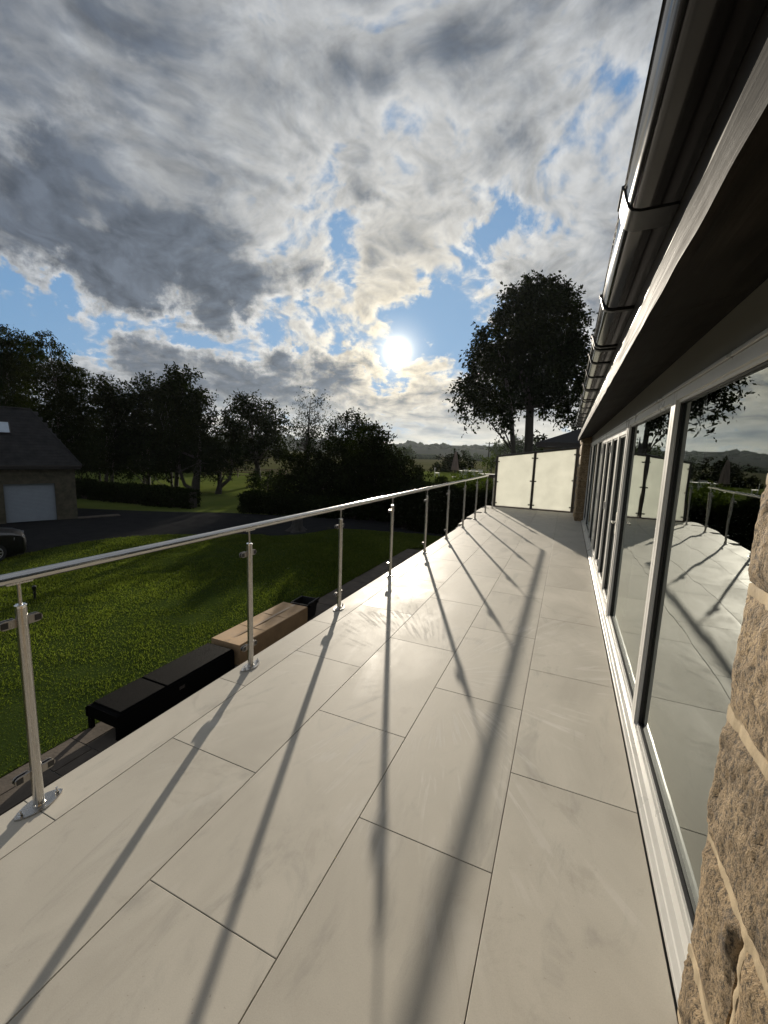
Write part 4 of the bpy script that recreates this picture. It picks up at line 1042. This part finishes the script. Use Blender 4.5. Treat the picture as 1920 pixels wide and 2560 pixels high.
bush('laurel_bush', 'low green bush in front of the paddock fence, next to the lone tree', 40, (670, 1228), [(640, 1205, 30, 20), (680, 1198, 40, 26), (720, 1205, 40, 24), (755, 1210, 30, 22)], M['bush'], seed=24, leaf=.2, tl=.6)
bush('topiary_dome', 'neatly clipped dome shaped shrub behind the hedge near the railing end', 25.5, (1104, 1290), [(1104, 1212, 23, 19, 2.2), (1104, 1240, 25, 24, 1.4), (1104, 1268, 22, 20)], M['bush'], seed=25, leaf=.09, tl=.16, per=30, cat='shrub', limbs=3)
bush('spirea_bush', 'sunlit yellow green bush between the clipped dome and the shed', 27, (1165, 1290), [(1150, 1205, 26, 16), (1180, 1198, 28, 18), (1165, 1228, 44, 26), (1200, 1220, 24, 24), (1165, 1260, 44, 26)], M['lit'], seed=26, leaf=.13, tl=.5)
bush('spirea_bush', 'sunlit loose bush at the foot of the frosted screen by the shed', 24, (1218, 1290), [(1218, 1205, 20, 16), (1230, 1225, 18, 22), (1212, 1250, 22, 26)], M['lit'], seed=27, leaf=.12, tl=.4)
bush('conifer_bush', 'dark rounded evergreen clump right behind the closed parasol', 60, (1130, 1200), [(1105, 1160, 26, 20), (1125, 1150, 20, 22), (1146, 1146, 18, 18), (1165, 1160, 24, 18), (1090, 1172, 20, 14), (1130, 1175, 56, 14)], M['leaf'], seed=28, leaf=.3, tl=.7)
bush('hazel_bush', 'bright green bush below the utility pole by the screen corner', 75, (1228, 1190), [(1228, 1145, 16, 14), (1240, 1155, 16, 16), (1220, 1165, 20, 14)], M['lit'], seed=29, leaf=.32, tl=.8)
G = 'hazy trees in the far fields'
for i, (px, py, rx, ry, D) in enumerate([(1012, 1130, 21, 16, 210), (1165, 1136, 9, 12, 330), (1196, 1141, 9, 8, 320), (1242, 1122, 17, 15, 190), (1262, 1116, 18, 18, 170), (1296, 1110, 22, 22, 150), (1340, 1116, 24, 20, 160)]):
    lab = ['round hazy tree standing alone in the field left of the parasol', 'small pointed hazy tree above the dark evergreen clump', 'small round hazy tree near the utility pole', 'hazy field tree just past the utility pole', 'hazy field tree seen beside the thinner trunk of the giant tree', 'hazy field tree seen between the two trunks', 'hazy field tree half hidden by the thick trunk'][i]
    k = D/60
    tree('field_tree', lab, 'tree', D, (px, py+ry+4), [(px, py, rx, ry), (px-rx*.4, py+ry*.3, rx*.6, ry*.6), (px+rx*.4, py+ry*.3, rx*.6, ry*.6)], [[(px, py+ry+4, .3), (px, py, .15)]], M['far'], per=26, n_tw=6, n_lf=6, tl=.9*k**.6, leaf=.30*k**.75, seed=40+i, limbs=4, group=G)
# --- the giant tree beyond the screen: two stems, one crown
tree('lime_tree', 'giant dark lime tree with a thick trunk rising behind the frosted screen', 'tree', 60, (1321, 1190),
     [(1356, 722, 53, 35), (1300, 752, 43, 35), (1415, 760, 31, 41), (1272, 800, 33, 41), (1345, 805, 77, 55), (1436, 825, 21, 49), (1310, 870, 77, 53), (1410, 890, 47, 53), (1262, 890, 47, 49), (1345, 945, 77, 49), (1425, 970, 33, 49), (1290, 980, 43, 35), (1390, 1020, 27, 19, .7), (1440, 1040, 11, 35, .8), (1468, 870, 13, 29), (1470, 960, 15, 49), (1345, 1095, 11, 19, .7), (1360, 985, 47, 29)],
     [[(1319, 1190, .70), (1321, 1127, .64), (1325, 1020, .55), (1335, 900, .34), (1350, 760, .1)]], M['leaf'], per=10, n_tw=8, n_lf=7, tl=1.75, leaf=.50, droop=.35, seed=50, limbs=40)
tree('lime_tree', 'thinner stemmed dark tree leaning out left of the giant lime', 'tree', 57, (1288, 1190),
     [(1222, 850, 29, 33), (1196, 890, 25, 25), (1176, 940, 21, 21), (1230, 930, 47, 35), (1160, 985, 21, 22), (1195, 985, 33, 25), (1172, 1022, 19, 22, .8), (1240, 1000, 33, 23), (1215, 1030, 21, 18, .7), (1262, 1070, 7, 19, .7), (1262, 1030, 21, 22)],
     [[(1286, 1190, .37), (1283, 1129, .33), (1277, 1020, .29), (1262, 930, .18), (1240, 860, .06)]], M['leaf'], per=10, n_tw=8, n_lf=7, tl=1.65, leaf=.48, droop=.35, seed=51, limbs=26)
# --- thorn belt closing the orchard
G = 'dark thorn bushes closing the back of the orchard'
for i, (px, w, h, D) in enumerate([(215, 44, 40, 66), (290, 50, 50, 68), (375, 56, 56, 70), (455, 50, 54, 72), (525, 40, 44, 74)]):
    lab = ['dark thorn bush right behind the garage corner', 'dark thorn bush behind the slender tree next to the garage', 'dark thorn bush behind the round topped tree', 'dark thorn bush behind the tallest tree of the row', 'dark thorn bush behind the two stemmed orchard tree'][i]
    tree('thorn_bush', lab, 'bush', D, (px, 1180), [(px, 1130, w, h), (px-w*.5, 1150, w*.7, h*.7), (px+w*.5, 1145, w*.7, h*.7), (px, 1168, w*1.3, 18)], [[(px, 1180, .2), (px, 1150, .12), (px, 1110, .04)]], M['leaf'], per=9, n_tw=7, n_lf=7, tl=1.3, leaf=.42, seed=80+i, limbs=6, group=G)
# --- clipped hedges: leafy boxes with uneven tops
def hedge(name, label, a, c, z0, z1, wd, m, n, leaf, seed, D=None):
    a, c = np.array([*a, 0.]), np.array([*c, 0.]); g = np.random.default_rng(seed); L = np.linalg.norm(c-a); e = (c-a)/L; f = np.array([-e[1], e[0], 0])
    o = thing(name, label, 'hedge', (a[0], a[1], z0))
    s = g.random(n)*L; h = g.random(n)**.6; w = (g.random(n)*2-1); 
    edge = g.random(n) < .7; w = np.where(edge & (h < .93), np.sign(w)*(.85+.2*g.random(n)), w)
    ww = wd*(1+.16*np.sin(s*1.3)+.1*np.sin(s*3.1+1)); top = (z1-z0)*(1+.05*np.sin(s*.9)+.04*np.sin(s*2.7))
    P = e*s[:, None]+f*(w*ww)[:, None]; P[:, 2] = h*top
    O = f*w[:, None]+np.array([0, 0, 1.])*(h > .85)[:, None]
    link('foliage', leaf_mesh('foliage', P, O, m, 4, 6, .22, leaf, .1, seed), o)
    b = MB(); E_, F_ = Vector(e), Vector(f); b.obox(E_*L/2+Vector((0, 0, (z1-z0)*.46)), E_*L*.498, F_*wd*.72, Vector((0, 0, (z1-z0)*.46))); b.build('stems', M['bark'], o)
hedge('boundary_hedge', 'dark low clipped hedge along the far side of the driveway, under the bushes', (-21.2, 23.6), (-8.5, 27.0), -3.0, -1.72, .65, M['bush'], 3600, .16, 61)
hedge('boundary_hedge', 'dark low clipped hedge beside the garage, below the orchard trunks', (-39, 21.4), (-25.3, 22.6), -3.0, -1.75, .6, M['bush'], 3000, .16, 62)
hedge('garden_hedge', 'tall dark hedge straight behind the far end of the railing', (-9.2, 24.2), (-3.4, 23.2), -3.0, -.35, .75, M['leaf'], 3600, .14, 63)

# ================================================================== HILLS AND FAR WOODS
prof = [(930, 1112), (964, 1108), (981, 1110), (1003, 1108), (1021, 1104), (1033, 1106), (1040, 1114), (1050, 1109), (1066, 1114), (1079, 1111), (1092, 1109), (1109, 1108), (1120, 1113), (1135, 1119), (1148, 1119), (1163, 1113), (1176, 1119), (1190, 1111), (1200, 1115), (1211, 1116), (1230, 1117)]
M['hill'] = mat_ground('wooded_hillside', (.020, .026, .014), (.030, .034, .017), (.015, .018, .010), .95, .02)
hb = MB(); hx = list(range(-3600, 4300, 75)); g = np.random.default_rng(77)
for D, up_px in ((640, -1), (760, 6), (900, 15), (1150, 20), (1500, 14)):
    for i, px in enumerate(hx):
        f = D/FPX; hz = 1145-(1421-px)*.0353
        P = at(px, hz, D); hb.v.append((P.x, P.y, -3.2 if up_px < 0 else H+up_px*f+4*math.sin(px*.006+D)*f*.5))
n = len(hx)
for j in range(4): hb.f += [(j*n+i, j*n+i+1, (j+1)*n+i+1, (j+1)*n+i) for i in range(n-1)]
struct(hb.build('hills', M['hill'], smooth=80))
ico = bmesh.new(); bmesh.ops.create_icosphere(ico, subdivisions=3, radius=1); IV = np.array([v.co for v in ico.verts]); IF = np.array([[v.index for v in f.verts] for f in ico.faces]); ico.free()
VV = []; FF = []; nn = 0
def lump(P, rx, rz, seed):
    global nn
    g2 = np.random.default_rng(seed); ph = g2.random(6)*6
    d = 1+.10*np.sin(IV[:, 0]*7+ph[0])*np.sin(IV[:, 1]*6+ph[1])+.10*np.sin(IV[:, 2]*8+ph[2]+IV[:, 0]*3)+.06*np.sin(IV[:, 1]*15+ph[3])*np.sin(IV[:, 2]*13+ph[4])+g2.normal(0, .05, len(IV))
    VV.append(IV*d[:, None]*np.array([rx, rx, rz])+P); FF.append(IF+nn); nn += len(IV)
k = 0
for (x, y) in prof:
    for dx, dy, s in ((0, 9, 1), (-7, 13, .95), (6, 14, .95), (-3, 21, 1.1), (7, 22, 1.1)):
        D = 880+g.normal(0, 20); P = np.array(at(x+dx, y+dy, D)); r = (9+g.random()*3)*s*D/FPX; lump(P, r, r, k); k += 1
for px in range(-3500, 4200, 17):
    if 925 < px < 1235: 
        hz = 1145-(1421-px)*.0353; D = 800; P = np.array(at(px+g.normal(0, 6), hz-3+g.normal(0, 3), D)); r = (8+3*g.random())*D/FPX; lump(P, r, r*.9, k); k += 1; continue
    hz = 1145-(1421-px)*.0353
    for dy in (-15, -5):
        D = 860+g.normal(0, 30); P = np.array(at(px+g.normal(0, 6), hz+dy+g.normal(0, 4), D)); r = (10+4*g.random())*D/FPX; lump(P, r, r, k); k += 1
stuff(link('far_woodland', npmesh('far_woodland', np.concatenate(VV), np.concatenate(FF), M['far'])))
# low field hedges across the meadow
for i, (px0, px1, py, D, h) in enumerate([(960, 1090, 1139, 420, 3.5), (1180, 1260, 1146, 330, 3), (960, 1100, 1150, 300, 2.2)]):
    a = at(px0, py, D); c = at(px1, py-1, D*1.08); VV = []; FF = []; nn = 0
    for j in range(26):
        q = np.array(a.lerp(c, j/25)); q[2] = -2.6; lump(q+np.array([0, 0, h*.25]), h*.9*(D/330), h*.6, 300+i*40+j)
    o = link('field_hedge', npmesh('field_hedge', np.concatenate(VV), np.concatenate(FF), M['far']))
    tag(o, ['long low hedge line in front of the far wooded hills', 'short hedge line in the fields below the utility pole', 'nearer low hedge line crossing the pale field left of the evergreen clump'][i], 'hedge', 'hedge lines across the far fields')

# ------------------------------------------------------------------ evening haze over the fields
HAZE = .00007
hm = bpy.data.materials.new('haze_air'); hm.use_nodes = True; hn = hm.node_tree; hn.nodes.clear()
pv = hn.nodes.new('ShaderNodeVolumePrincipled'); pv.inputs['Color'].default_value = (.82, .90, 1.0, 1); pv.inputs['Density'].default_value = HAZE; pv.inputs['Anisotropy'].default_value = .35
ho = hn.nodes.new('ShaderNodeOutputMaterial'); hn.links.new(pv.outputs[0], ho.inputs['Volume'])
hm.cycles.homogeneous_volume = True
stuff(MB().box(-1950, 1750, -950, 1750, -5, 90).build('haze', hm))
